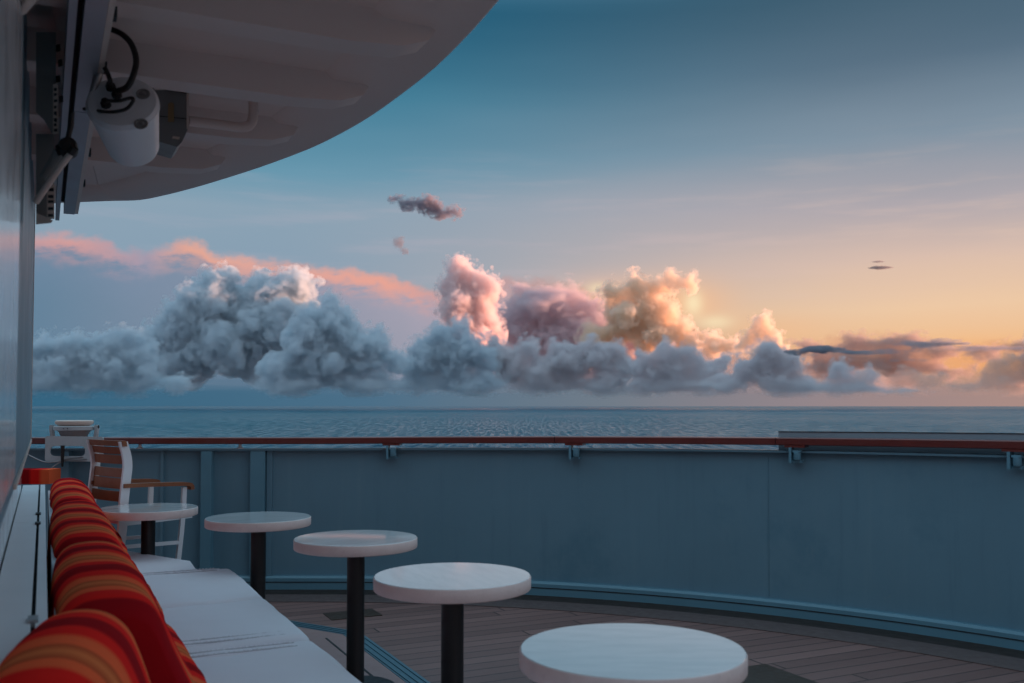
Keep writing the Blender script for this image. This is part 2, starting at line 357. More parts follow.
WM = {}                          # world matrices of everything built so far
class MB:
    """Collects shapes into one mesh."""
    def __init__(s): s.bm = bmesh.new()
    def poly(s, rings, closed=True, caps=True):
        vs = [[s.bm.verts.new(p) for p in r] for r in rings]
        n = len(vs[0])
        for a, b in zip(vs, vs[1:]):
            for i in range(n if closed else n - 1):
                j = (i + 1) % n
                s.bm.faces.new((a[i], a[j], b[j], b[i]))
        if caps:
            s.bm.faces.new(list(reversed(vs[0]))); s.bm.faces.new(vs[-1])
        return s
    def prism(s, pts, z0, z1):
        return s.poly([[Vector((p[0], p[1], z0)) for p in pts], [Vector((p[0], p[1], z1)) for p in pts]])
    def ubox(s, u0, u1, n0, n1, z0, z1):
        q = [UN(u0, n0), UN(u0, n1), UN(u1, n1), UN(u1, n0)]
        return s.prism(q, z0, z1)
    def box(s, c, size, m=None):
        x, y, z = (q / 2 for q in size); m = m or Matrix.Identity(3); c = Vector(c)
        r = [[c + m @ Vector(p) for p in ((-x, -y, k), (x, -y, k), (x, y, k), (-x, y, k))] for k in (-z, z)]
        return s.poly(r)
    def lathe(s, prof, m=None, seg=64, caps=True):
        m = m or Matrix.Identity(4)
        rings = [[m @ Vector((r * math.cos(t), r * math.sin(t), z)) for t in (2 * math.pi * i / seg for i in range(seg))] for r, z in prof]
        return s.poly(rings, caps=caps)
    def tube(s, pts, r, seg=12):
        pts = [Vector(p) for p in pts]; rings = []; up = None
        for i, p in enumerate(pts):
            t = (pts[min(i + 1, len(pts) - 1)] - pts[max(i - 1, 0)]).normalized()
            if up is None: up = t.orthogonal().normalized()
            up = (up - t * up.dot(t)).normalized(); w = t.cross(up)
            rr = r[i] if isinstance(r, (list, tuple)) else r
            rings.append([p + (up * math.cos(a) + w * math.sin(a)) * rr for a in (2 * math.pi * k / seg for k in range(seg))])
        return s.poly(rings)
    def bevel(s, w, seg=2, ang=40):
        ed = [e for e in s.bm.edges if len(e.link_faces) == 2 and e.calc_face_angle(0) > R(ang)]
        bmesh.ops.bevel(s.bm, geom=ed, offset=w, segments=seg, profile=0.5, affect='EDGES', clamp_overlap=True)
        return s
    def build(s, name, m, parent=None, loc=None, smooth_ang=38, rot=None):
        bmesh.ops.remove_doubles(s.bm, verts=s.bm.verts, dist=1e-5)
        bmesh.ops.recalc_face_normals(s.bm, faces=s.bm.faces)
        base = WM[parent.name] if parent is not None else None
        if parent is not None:
            s.bm.transform(base.inverted()); loc = None
        elif loc is None:
            vs = [v.co for v in s.bm.verts]
            loc = Vector(((min(v.x for v in vs) + max(v.x for v in vs)) / 2, (min(v.y for v in vs) + max(v.y for v in vs)) / 2, min(v.z for v in vs)))
        mw = Matrix.Identity(4)
        if parent is None:
            mw = Matrix.Translation(loc) @ (Matrix.Rotation(rot, 4, 'Z') if rot else Matrix.Identity(4))
            s.bm.transform(mw.inverted())
        me = bpy.data.meshes.new(name); s.bm.to_mesh(me); s.bm.free()
        me.materials.append(m)
        me.polygons.foreach_set('use_smooth', [True] * len(me.polygons)); me.set_sharp_from_angle(angle=R(smooth_ang))
        o = bpy.data.objects.new(name, me); S.collection.objects.link(o)
        WM[o.name] = base if parent is not None else mw
        if parent is not None: o.parent = parent
        else: o.matrix_world = mw; o.location = mw.translation; o.rotation_euler = mw.to_euler()
        return o
def thing(name, label, cat, loc, rot=0.0, group=None):
    o = bpy.data.objects.new(name, None); S.collection.objects.link(o)
    o.empty_display_size = 0.1; o.location = loc; o.rotation_euler = (0, 0, rot)
    o.matrix_world = Matrix.Translation(Vector(loc)) @ Matrix.Rotation(rot, 4, 'Z')
    WM[o.name] = o.matrix_world.copy()
    o['label'] = label; o['category'] = cat
    if group: o['group'] = group
    return o
def tag(o, label, cat, group=None):
    o['label'] = label; o['category'] = cat
    if group: o['group'] = group
    return o
def structure(o): o['kind'] = 'structure'; return o
def bez(p0, p1, p2, p3, n=16):
    p0, p1, p2, p3 = map(Vector, (p0, p1, p2, p3))
    return [p0 * (1 - t) ** 3 + p1 * 3 * t * (1 - t) ** 2 + p2 * 3 * t * t * (1 - t) + p3 * t ** 3 for t in (i / n for i in range(n + 1))]
def spline(pts, n=8):
    pts = [Vector(p) for p in pts]; out = []
    for i in range(len(pts) - 1):
        a, b, c, d = pts[max(i - 1, 0)], pts[i], pts[i + 1], pts[min(i + 2, len(pts) - 1)]
        for k in range(n):
            t = k / n
            out.append(0.5 * ((2 * b) + (c - a) * t + (2 * a - 5 * b + 4 * c - d) * t * t + (3 * b - a - 3 * c + d) * t ** 3))
    return out + [pts[-1]]

# ------------------------------------------------------------------ materials
M = {}
M['bulwark'] = mat('bulwark_paint', (0.142, 0.280, 0.358), 0.42, var=0.10, scale=1.3, bump=0.05, bscale=9, dirt=((0.075, 0.205, 0.28), 0.5))
def weathered(m):
    '''Rain streaks, salt bloom and slight buckling for the bulwark plate.'''
    nt = m.node_tree; V.nt = nt; b = nt.nodes['Principled BSDF']
    tc = nt.nodes.new('ShaderNodeTexCoord'); p = V(tc.outputs['Object']); x, y, z = sep(p)
    st = noise(xyz(x * 11.0, y * 11.0, z * 0.7), 1.0, 5.0, 0.65); bl = noise(p, 3.2, 6.0, 0.7); sp = noise(p, 60.0, 2.0, 0.5)
    base = V(b.inputs['Base Color'].links[0].from_socket)
    c = mix(smooth(st, 0.50, 0.80) * 0.30, base, (0.20, 0.335, 0.40, 1)); c = mix(smooth(st, 0.46, 0.22) * 0.30, c, (0.075, 0.175, 0.24, 1))
    c = mix(smooth(bl, 0.60, 0.75) * smooth(sp, 0.5, 0.7) * 0.5, c, (0.24, 0.32, 0.35, 1))
    V.plug(b.inputs['Base Color'], c)
    bn = nt.nodes.new('ShaderNodeBump'); bn.inputs['Strength'].default_value = 0.22; bn.inputs['Distance'].default_value = 0.03
    V.plug(bn.inputs['Height'], noise(p, 1.7, 2.0, 0.5) + sp * 0.015); nt.links.new(bn.outputs[0], b.inputs['Normal'])
weathered(M['bulwark'])
M['bulwark_trim'] = mat('bulwark_trim_paint', (0.125, 0.285, 0.37), 0.4, var=0.08, scale=3)
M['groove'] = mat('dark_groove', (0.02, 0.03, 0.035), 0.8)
M['rail'] = mat('varnished_rail_wood', (0.14, 0.021, 0.016), 0.35, var=0.3, scale=7, coat=0.4)
M['teak'] = mat('teak_slat_wood', (0.27, 0.095, 0.042), 0.5, var=0.3, scale=9, bump=0.1, bscale=60)
M['white'] = mat('white_paint', (0.78, 0.81, 0.84), 0.4, var=0.05, scale=4)
M['white_metal'] = mat('white_powder_coated_metal', (0.80, 0.83, 0.86), 0.38, var=0.05, scale=8)
M['black'] = mat('black_powder_coat', (0.012, 0.012, 0.013), 0.45, var=0.2, scale=12)
M['rubber'] = mat('black_rubber', (0.012, 0.011, 0.011), 0.55, var=0.2, scale=20)
M['steel'] = mat('dull_steel', (0.38, 0.38, 0.39), 0.42, metal=0.8, var=0.12, scale=20)
M['soffit'] = mat('soffit_paint', (0.78, 0.61, 0.55), 0.5, var=0.05, scale=1.2, bump=0.03, bscale=6, dirt=((0.62, 0.47, 0.42), 0.4))
M['grey_box'] = mat('grey_enclosure', (0.26, 0.26, 0.25), 0.5, var=0.1, scale=10)
M['aluminium'] = mat('anodised_aluminium', (0.40, 0.40, 0.44), 0.45, metal=0.2, var=0.05, scale=3)
M['pane_reflection'] = mat('window_reflection_paint', (0.80, 0.86, 0.90), 0.2, var=0.1, scale=3, coat=0.4, bump=0.06, bscale=14)  # pale colour paints in the reflection on the window glass
M['wall_gloss'] = mat('glossy_wall_paint', (0.62, 0.66, 0.68), 0.14, var=0.1, scale=3, coat=0.5, bump=0.05, bscale=10)
M['screen'] = mat('grey_screen_paint', (0.27, 0.34, 0.39), 0.45, var=0.12, scale=4)
M['grey_paint'] = mat('weathered_grey_paint', (0.50, 0.545, 0.565), 0.45, var=0.12, scale=14)
M['cream'] = mat('cream_edge', (0.75, 0.62, 0.54), 0.5, var=0.08, scale=15)
M['orange_wood'] = mat('amber_plate', (0.32, 0.2, 0.09), 0.5, var=0.1, scale=15)
M['glass'] = mat('window_glass', (0.06, 0.09, 0.11), 0.06, var=0.1, scale=2)

def deck_material(name, c1, c2, pitch=0.115, along=2.3, line=(0.018, 0.015, 0.014)):
    """Planks running away from the deckhouse wall (local x = U, y = -N)."""
    m, nt, b = new_mat(name)
    tc = nt.nodes.new('ShaderNodeTexCoord'); x, y, z = sep(V(tc.outputs['Object']))
    row = V.math('FLOOR', x * (1 / pitch)); fx = x * (1 / pitch) - row
    off = sep(voro_white(row))[0]
    yy = y * (1 / along) + off; col_ = V.math('FLOOR', yy); fy = yy - col_
    ex = V.math('ABSOLUTE', fx - 0.5); ey = V.math('ABSOLUTE', fy - 0.5)
    seam = smooth(ex, 0.5 - 0.042, 0.5 - 0.026); butt = smooth(ey, 0.5 - 0.0028, 0.5 - 0.0016)
    gap = seam.max(butt)
    pid = sep(voro_white(row * 7.13 + col_ * 3.71))[1]
    grain = noise(xyz(x * 40.0, y * 2.2, pid * 9.0), 1.0, 4.0, 0.65)
    big = noise(xyz(x, y, 0.0), 1.1, 4.0, 0.6)
    c = mix((pid * 0.8 + grain * 0.45 + big * 0.3) - 0.25, (*c1, 1.0), (*c2, 1.0))
    c = mix(smooth(big, 0.5, 0.75) * 0.25, c, (*[q * 0.6 for q in c1], 1.0))
    V.plug(b.inputs['Base Color'], mix(gap, c, (*line, 1.0)))
    V.plug(b.inputs['Roughness'], linear(grain, 0.2, 0.8, 0.42, 0.62))
    bn = nt.nodes.new('ShaderNodeBump'); bn.inputs['Strength'].default_value = 0.5; bn.inputs['Distance'].default_value = 0.004
    V.plug(bn.inputs['Height'], (1.0 - gap) + grain * 0.15); nt.links.new(bn.outputs[0], b.inputs['Normal'])
    return m
def voro_white(x):
    n = V.nt.nodes.new('ShaderNodeTexWhiteNoise'); n.noise_dimensions = '1D'; V.plug(n.inputs['W'], x)
    return V(n.outputs['Color'])
M['deck'] = deck_material('deck_planks', (0.150, 0.084, 0.075), (0.245, 0.140, 0.125))
M['border'] = mat('deck_border_wood', (0.12, 0.085, 0.08), 0.5, var=0.2, scale=9, bump=0.1)
M['gutter'] = mat('dark_gutter', (0.03, 0.021, 0.017), 0.6, var=0.3, scale=6)
M['pink_floor'] = mat('smooth_deck_coating', (0.32, 0.21, 0.20), 0.5, var=0.1, scale=5)
M['drain'] = mat('teal_drain_metal', (0.085, 0.19, 0.245), 0.42, var=0.12, scale=8)
M['hatch'] = mat('dark_hatch_wood', (0.045, 0.028, 0.018), 0.5, var=0.3, scale=12)

def table_top_material():
    m, nt, b = new_mat('table_top_white')
    tc = nt.nodes.new('ShaderNodeTexCoord'); p = V(tc.outputs['Object'])
    oi = nt.nodes.new('ShaderNodeObjectInfo')
    x, y, z = sep(p); q = xyz(x * 6.0, y * 22.0, V(oi.outputs['Random']) * 30.0)
    n = noise(q, 1.0, 5.0, 0.6); n2 = noise(q, 0.35, 3.0, 0.5)
    V.plug(b.inputs['Base Color'], mix(smooth(n, 0.35, 0.7), (0.84, 0.86, 0.87, 1), (0.74, 0.775, 0.79, 1)))
    V.plug(b.inputs['Roughness'], linear(n2, 0.3, 0.7, 0.05, 0.16)); b.inputs['Specular IOR Level'].default_value = 0.55
    b.inputs['Coat Weight'].default_value = 0.5; b.inputs['Coat Roughness'].default_value = 0.05
    return m
M['table_top'] = table_top_material()
M['table_rim'] = mat('table_rim_board', (0.80, 0.67, 0.635), 0.6, var=0.12, scale=18, bump=0.15, bscale=80, dirt=((0.58, 0.45, 0.42), 0.45))

def fabric(name, colour, var=0.06):
    m, nt, b = new_mat(name)
    tc = nt.nodes.new('ShaderNodeTexCoord'); p = V(tc.outputs['Object'])
    n = noise(p, 5.0, 4.0, 0.55); w = noise(p, 260.0, 2.0, 0.6)
    c = (*colour, 1.0)
    V.plug(b.inputs['Base Color'], mix(n * 0.7 + w * 0.3, tuple(q * (1 - var) for q in colour) + (1,), tuple(min(1, q * (1 + var)) for q in colour) + (1,)))
    b.inputs['Roughness'].default_value = 0.85; b.inputs['Specular IOR Level'].default_value = 0.25
    b.inputs['Sheen Weight'].default_value = 0.15
    bn = nt.nodes.new('ShaderNodeBump'); bn.inputs['Strength'].default_value = 0.35; bn.inputs['Distance'].default_value = 0.006
    V.plug(bn.inputs['Height'], noise(p, 7.0, 3.0, 0.5) * 1.0 + w * 0.12); nt.links.new(bn.outputs[0], b.inputs['Normal'])
    return m
M['seat'] = fabric('white_seat_fabric', (0.80, 0.82, 0.88))
M['stitch'] = fabric('grey_stitch_thread', (0.50, 0.52, 0.57))
def stripes():
    m, nt, b = new_mat('striped_woven_fabric')
    tc = nt.nodes.new('ShaderNodeTexCoord'); x, y, z = sep(V(tc.outputs['Object']))
    w = noise(xyz(x * 900.0, y * 160.0, z * 160.0), 1.0, 2.0, 0.6)
    ph = (x + (w - 0.5) * 0.004) * (1 / 0.47); ph = ph - V.math('FLOOR', ph)
    dk, rd, orr, tan, br = (0.36, 0.008, 0.013, 1), (0.88, 0.022, 0.018, 1), (0.95, 0.15, 0.055, 1), (0.80, 0.21, 0.07, 1), (0.58, 0.10, 0.038, 1)
    st = [(0.0, dk), (0.10, dk), (0.13, rd), (0.27, rd), (0.31, orr), (0.38, orr), (0.41, br), (0.50, tan), (0.57, br), (0.60, orr), (0.70, orr), (0.76, rd), (0.86, rd), (0.91, dk), (1.0, dk)]
    c = ramp(ph, st)
    V.plug(b.inputs['Base Color'], mix(w * 0.35, c, mix(1.0, c, (0.6, 0.6, 0.6, 1), 'MULTIPLY')))
    b.inputs['Roughness'].default_value = 0.95; b.inputs['Specular IOR Level'].default_value = 0.03
    bn = nt.nodes.new('ShaderNodeBump'); bn.inputs['Strength'].default_value = 0.3; bn.inputs['Distance'].default_value = 0.004
    V.plug(bn.inputs['Height'], w * 0.4 + noise(xyz(x, y, z), 9.0, 3.0)); nt.links.new(bn.outputs[0], b.inputs['Normal'])
    return m
M['stripes'] = stripes()

# ------------------------------------------------------------------ sea
def sea_material():
    m, nt, b = new_mat('sea_water')
    geo = nt.nodes.new('ShaderNodeNewGeometry'); x, y, z = sep(V(geo.outputs['Position']))
    w = noise(xyz(x * 2.4 + y * 0.012, y * 0.14, 0.0), 1 / 9.0, 6.0, 0.80)       # wind sea, crests seen end on
    sw = noise(xyz(x, y * 0.5, 4.0), 1 / 420.0, 4.0, 0.55)
    b.inputs['Roughness'].default_value = 0.7; b.inputs['Specular IOR Level'].default_value = 0.05
    wc = mix(smooth(w, 0.36, 0.64), (0.001, 0.065, 0.115, 1), (0.006, 0.19, 0.285, 1))
    V.plug(b.inputs['Base Color'], mix(sw * 0.3, wc, (0.004, 0.10, 0.17, 1)))
    g = nt.nodes.new('ShaderNodeBsdfGlossy'); g.inputs['Roughness'].default_value = 0.22
    bn = nt.nodes.new('ShaderNodeBump'); bn.inputs['Strength'].default_value = 1.0; bn.inputs['Distance'].default_value = 2.5
    V.plug(bn.inputs['Height'], w); nt.links.new(bn.outputs[0], g.inputs['Normal']); nt.links.new(bn.outputs[0], b.inputs['Normal'])
    mx = nt.nodes.new('ShaderNodeMixShader'); V.plug(mx.inputs[0], smooth(w + (sw - 0.5) * 0.15, 0.38, 0.64, 0.0, 0.58))
    nt.links.new(b.outputs[0], mx.inputs[1]); nt.links.new(g.outputs[0], mx.inputs[2])
    nt.links.new(mx.outputs[0], nt.nodes['Material Output'].inputs[0])
    return m
SEA_Z = -24.0
sea = MB(); sea.bm.faces.new([sea.bm.verts.new((90000 * math.cos(t), 90000 * math.sin(t), SEA_Z)) for t in (2 * math.pi * i / 180 for i in range(180))])
structure(sea.build('sea', sea_material(), loc=Vector((0, 0, SEA_Z))))

# ------------------------------------------------------------------ deck and bulwark
CX, CY, RAD = -1.45, 1.3, 6.1
def arc(r, t): return Vector((CX + r * math.sin(R(t)), CY + r * math.cos(R(t)), 0))
def run(off, t0=None, t1=104.0, step=1.5, left=-5.6):
    """Line along the bulwark, off metres inside it: straight on the left, then the round of the stern."""
    r = RAD - off; pts = []
    if t0 is None:
        n = 8
        pts = [Vector((left + (CX - left) * i / n, CY + r, 0)) for i in range(n)]; t0 = 0.0
    k = max(2, int((t1 - t0) / step))
    return pts + [arc(r, t0 + (t1 - t0) * i / k) for i in range(k + 1)]
def sheer(p):
    t = math.degrees(math.atan2(p.x - CX, max(0.01, p.y - CY)))
    return 0.045 * max(0.0, min(1.0, t / 50.0))
def sweep(mb, prof, t0=None, t1=104.0, lift=True, left=-5.6):
    """prof: (offset inside the bulwark line, height) pairs, a closed outline."""
    lines = [run(o, t0, t1, left=left) for o, z in prof]
    rings = []
    for i in range(len(lines[0])):
        rings.append([Vector((l[i].x, l[i].y, z + (sheer(l[i]) if lift else 0))) for l, (o, z) in zip(lines, prof)])
    return mb.poly(rings)
dk = MB(); edge = run(-0.03)
pts = [Vector((p.x, p.y, 0)) for p in edge] + [Vector((3.2, -5, 0)), Vector((-9, -5, 0)), Vector((-9, edge[0].y, 0))]
dk.prism(pts, -0.06, 0.0)
structure(dk.build('deck', M['deck'], loc=Vector((0, 0, -0.06)), rot=ROT_U))
structure(sweep(MB(), [(-0.02, 0.001), (0.235, 0.001), (0.235, 0.004), (-0.02, 0.004)], lift=False).build('deck_gutter', M['gutter']))
structure(sweep(MB(), [(0.235, 0.001), (0.50, 0.001), (0.50, 0.0045), (0.235, 0.0045)], lift=False).build('deck_border', M['border']))

bw = thing('bulwark', 'curved blue grey steel bulwark round the deck under the wooden rail', 'bulwark', (CX, CY + RAD, 0))
sweep(MB(), [(0.0, 0.10), (0.0, 1.048), (-0.05, 1.048), (-0.05, 0.0), (0.0, 0.0)]).build('wall_panel', M['bulwark'], bw)
sweep(MB(), [(0.0, 0.004), (0.045, 0.004), (0.045, 0.088), (0.03, 0.104), (0.0, 0.104)], lift=False).build('plinth', M['bulwark_trim'], bw)
sweep(MB(), [(0.044, 0.056), (0.0475, 0.056), (0.0475, 0.063), (0.044, 0.063)], lift=False).build('plinth_groove', M['groove'], bw)
sweep(MB(), [(0.05, 1.048), (0.05, 1.062), (-0.07, 1.062), (-0.07, 1.048)]).bevel(0.003, 1).build('top_flange', M['bulwark'], bw)
yw = CY + RAD
for a, b, dep in ((200.5, 211, 0.07), (250, 264.5, 0.05), (266.5, 272, 0.02), (160, 163, 0.02), (60, 68, 0.06)):
    x0, x1 = ony(a, 500, yw - dep).x, ony(b, 500, yw - dep).x
    MB().prism([(x0, yw - dep), (x1, yw - dep), (x1, yw + 0.001), (x0, yw + 0.001)], 0.106, 1.044).bevel(0.006, 2).build('stiffener', M['bulwark_trim'] if b - a > 9 else M['bulwark'], bw)
for px in (768,):                                   # welded plate joints
    t = min(((abs((arc(RAD, q).x / arc(RAD, q).y) - (px - 512) / F), q) for q in (i * 0.25 for i in range(280))))[1]
    p = arc(RAD - 0.0015, t); m3 = Matrix.Rotation(-R(t), 3, 'Z')
    MB().box((p.x, p.y, 0.575), (0.004, 0.005, 0.93), m3).bevel(0.002, 1).build('weld_seam', M['bulwark'], bw)

def rail_theta(px, r=RAD - 0.02):
    return min(((abs((arc(r, q).x / arc(r, q).y) - (px - 512) / F), q) for q in (i * 0.2 for i in range(-50, 350))))[1]
hr = thing('handrail', 'long dark red varnished wooden handrail on top of the bulwark', 'handrail', (CX, CY + RAD, 1.06))
joints = [None, rail_theta(556), rail_theta(779), 104.0]
for i in range(3):
    a, b = joints[i], joints[i + 1]
    if a is not None: a += 0.02
    sweep(MB(), [(0.079, 1.098), (0.085, 1.103), (0.085, 1.142), (0.079, 1.147), (-0.08, 1.147), (-0.09, 1.138), (-0.09, 1.108), (-0.08, 1.098)], a, b - 0.02).build('wooden_rail', M['rail'], hr)
for px in (391, 574, 794, 1014):
    t = rail_theta(px, RAD - 0.06); m3 = Matrix.Rotation(-R(t), 3, 'Z'); p = arc(RAD - 0.05, t); h = sheer(p)
    bk = MB(); bk.box((p.x, p.y, 1.092 + h), (0.13, 0.10, 0.014), m3); bk.bevel(0.003, 1)
    bo = bk.build('bracket', M['rail'], hr)
    q = MB()
    q.box(p + m3 @ Vector((-0.028, -0.02, 1.035 + h)), (0.016, 0.07, 0.10), m3)
    q.box(p + m3 @ Vector((0.0, 0.0, 0.994 + h)), (0.07, 0.05, 0.016), m3)
    q.box(p + m3 @ Vector((0.012, -0.03, 1.06 + h)), (0.05, 0.04, 0.014), m3)
    q.bevel(0.004, 2).build('bracket_plate', M['bulwark_trim'], bo)
    MB().lathe([(0.0, 0.0), (0.02, 0.0), (0.024, 0.006), (0.024, 0.05), (0.0, 0.054)], Matrix.Translation(p + m3 @ Vector((0.012, -0.03, 1.003 + h))), 20, caps=False).build('lamp_cup', M['bulwark_trim'], bo)
for px in (140, 240):
    if px < 380: x = ony(px, 446, yw - 0.02).x; p = Vector((x, yw - 0.02, 0))
    else: p = arc(RAD - 0.02, rail_theta(px))
    MB().lathe([(0.026, 1.0615), (0.026, 1.068), (0.012, 1.074), (0.011, 1.098), (0.018, 1.103)], Matrix.Translation((p.x, p.y, sheer(p))), 20).build('rail_post', M['white_metal'], hr)

sc_ = thing('spray_screen', 'low grey steel screen plate standing behind the rail at the right', 'screen', arc(RAD + 0.14, 60))
t0 = rail_theta(777, RAD + 0.12)
sweep(MB(), [(-0.12, 1.02), (-0.12, 1.18), (-0.135, 1.18), (-0.135, 1.02)], t0, 104).build('plate', M['screen'], sc_)
sweep(MB(), [(-0.116, 1.1805), (-0.116, 1.185), (-0.14, 1.185), (-0.14, 1.1805)], t0, 104).build('top_strip', M['groove'], sc_)

# drain strip and the coated floor beside the bench
A, B, C = onz(303, 628, 0), onz(345, 635, 0), onz(425, 684, 0)
dirn = (C - B).normalized(); far = A + (A - B).normalized() * 0.9; near = B - U * 5.5
side = Vector((0.9, 0.43, 0))
dr = thing('drain_channel', 'teal ridged metal drain strip in the deck between bench and tables', 'drain', B)
def strip(pts, w0, w1, z0, z1):
    rings = []
    for i, p in enumerate(pts):
        t = (pts[min(i + 1, len(pts) - 1)] - pts[max(i - 1, 0)]).normalized(); s = Vector((-t.y, t.x, 0))
        if 0 < i < len(pts) - 1: s = s / max(0.5, s.dot(Vector((-(pts[i] - pts[i - 1]).normalized().y, (pts[i] - pts[i - 1]).normalized().x, 0))))
        rings.append([p + s * w0 + Z * z0, p + s * w1 + Z * z0, p + s * w1 + Z * z1, p + s * w0 + Z * z1])
    return MB().poly(rings)
path = [far, A, B, near]
strip(path, -0.01, 0.085, 0.001, 0.006).build('channel_bed', M['drain'], dr)
for w in (0.0, 0.032, 0.064): strip(path, w, w + 0.014, 0.006, 0.011).bevel(0.002, 1).build('ridge', M['drain'], dr)
cf = MB().prism([far + N * -0.012, A + N * -0.012, B + N * -0.013, near + N * -0.013, near + N * -1.6, far + N * -1.4 + U * 0.3], 0.0012, 0.0045)
structure(cf.build('coated_floor', M['pink_floor'], loc=Vector((*B.xy, 0.0))))
j0, j1 = onz(326, 639, 0), onz(349, 658, 0)
structure(strip([j0, j0 - U * 4], -0.006, 0.006, 0.004, 0.0065).build('floor_joint', M['groove']))
h0 = onz(323, 614, 0); h1 = onz(350, 613, 0)
tag(MB().prism([h0, h0 + N * 0.34, h0 + N * 0.34 - U * 0.22, h0 - U * 0.22], 0.0005, 0.005).bevel(0.0015, 1).build('deck_hatch', M['hatch']), 'small dark brown hatch plate in the deck beyond the drain strip', 'hatch', 'hatch plates in the deck')
h0 = onz(765, 664.6, 0)
tag(MB().prism([h0, h0 - N * 0.55, h0 - N * 0.55 - U * 0.75, h0 - U * 0.75], 0.0005, 0.005).bevel(0.0015, 1).build('deck_hatch', M['hatch']), 'large dark brown hatch plate in the deck behind the nearest table', 'hatch', 'hatch plates in the deck')
# ------------------------------------------------------------------ round tables
TZ, TR = 0.74, 0.30
tables = [((632, 648), 'round white table nearest the camera at the bottom of the picture'),
          ((452.5, 575), 'round white table second nearest the camera with a pink sky reflection'),
          ((356, 537.5), 'round white table in the middle of the row of five'),
          ((258.5, 517), 'round white table fourth from the camera near the bulwark posts'),
          ((148.5, 507.5), 'round white table farthest from the camera in front of the slatted chair')]
def make_table(p):
    t = thing('pedestal_table', '', 'table', (p.x, p.y, 0), 0, 'round pedestal tables')
    m = Matrix.Translation((p.x, p.y, 0))
    top = MB().lathe([(TR - 0.0025, TZ - 0.002), (TR - 0.0045, TZ), (TR - 0.02, TZ), (0.0005, TZ)], m, 96, caps=False).build('table_top', M['table_top'], t)
    MB().lathe([(0.0005, TZ - 0.052), (TR - 0.010, TZ - 0.052), (TR - 0.003, TZ - 0.050), (TR, TZ - 0.046), (TR, TZ - 0.006), (TR - 0.0025, TZ - 0.002)], m, 96, caps=False).build('rim', M['table_rim'], top)
    MB().lathe([(0.043, 0.02), (0.043, TZ - 0.06)], m, 40).build('post', M['black'], t)
    MB().lathe([(0.11, TZ - 0.062), (0.11, TZ - 0.054), (0.03, TZ - 0.0525)], m, 40).build('mounting_plate', M['black'], t)
    MB().lathe([(0.20, 0.0), (0.20, 0.012), (0.19, 0.018), (0.06, 0.026), (0.043, 0.04)], m, 48).build('base_plate', M['black'], t)
    return t
def copy_tree(o, parent=None):
    c = o.copy(); S.collection.objects.link(c)
    if parent is not None: c.parent = parent
    for ch in [q for q in S.collection.objects if q.parent == o]: copy_tree(ch, c)
    return c
first = None
for (px, py), lab in tables:
    p = onz(px, py, TZ)
    if first is None: first = t = make_table(p)
    else: t = copy_tree(first); t.location = (p.x, p.y, 0); t.rotation_euler = (0, 0, random.uniform(0, 6))
    t['label'] = lab

# ------------------------------------------------------------------ bench along the deckhouse wall
BN0, BN1, SEAT = 0.10, 1.0, 0.45
bn = thing('bench', 'long white built in bench along the wall under the white seat cushions', 'bench', UN(3.0, 0.5))
MB().ubox(-0.4, 5.72, 0.14, 0.90, 0.09, 0.325).bevel(0.008, 2).build('seat_box', M['white'], bn)
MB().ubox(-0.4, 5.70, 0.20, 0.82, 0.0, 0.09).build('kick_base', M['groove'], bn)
MB().ubox(-0.4, 7.2, 0.035, 0.075, 0.30, 0.82).bevel(0.006, 2).build('back_board', M['white'], bn)

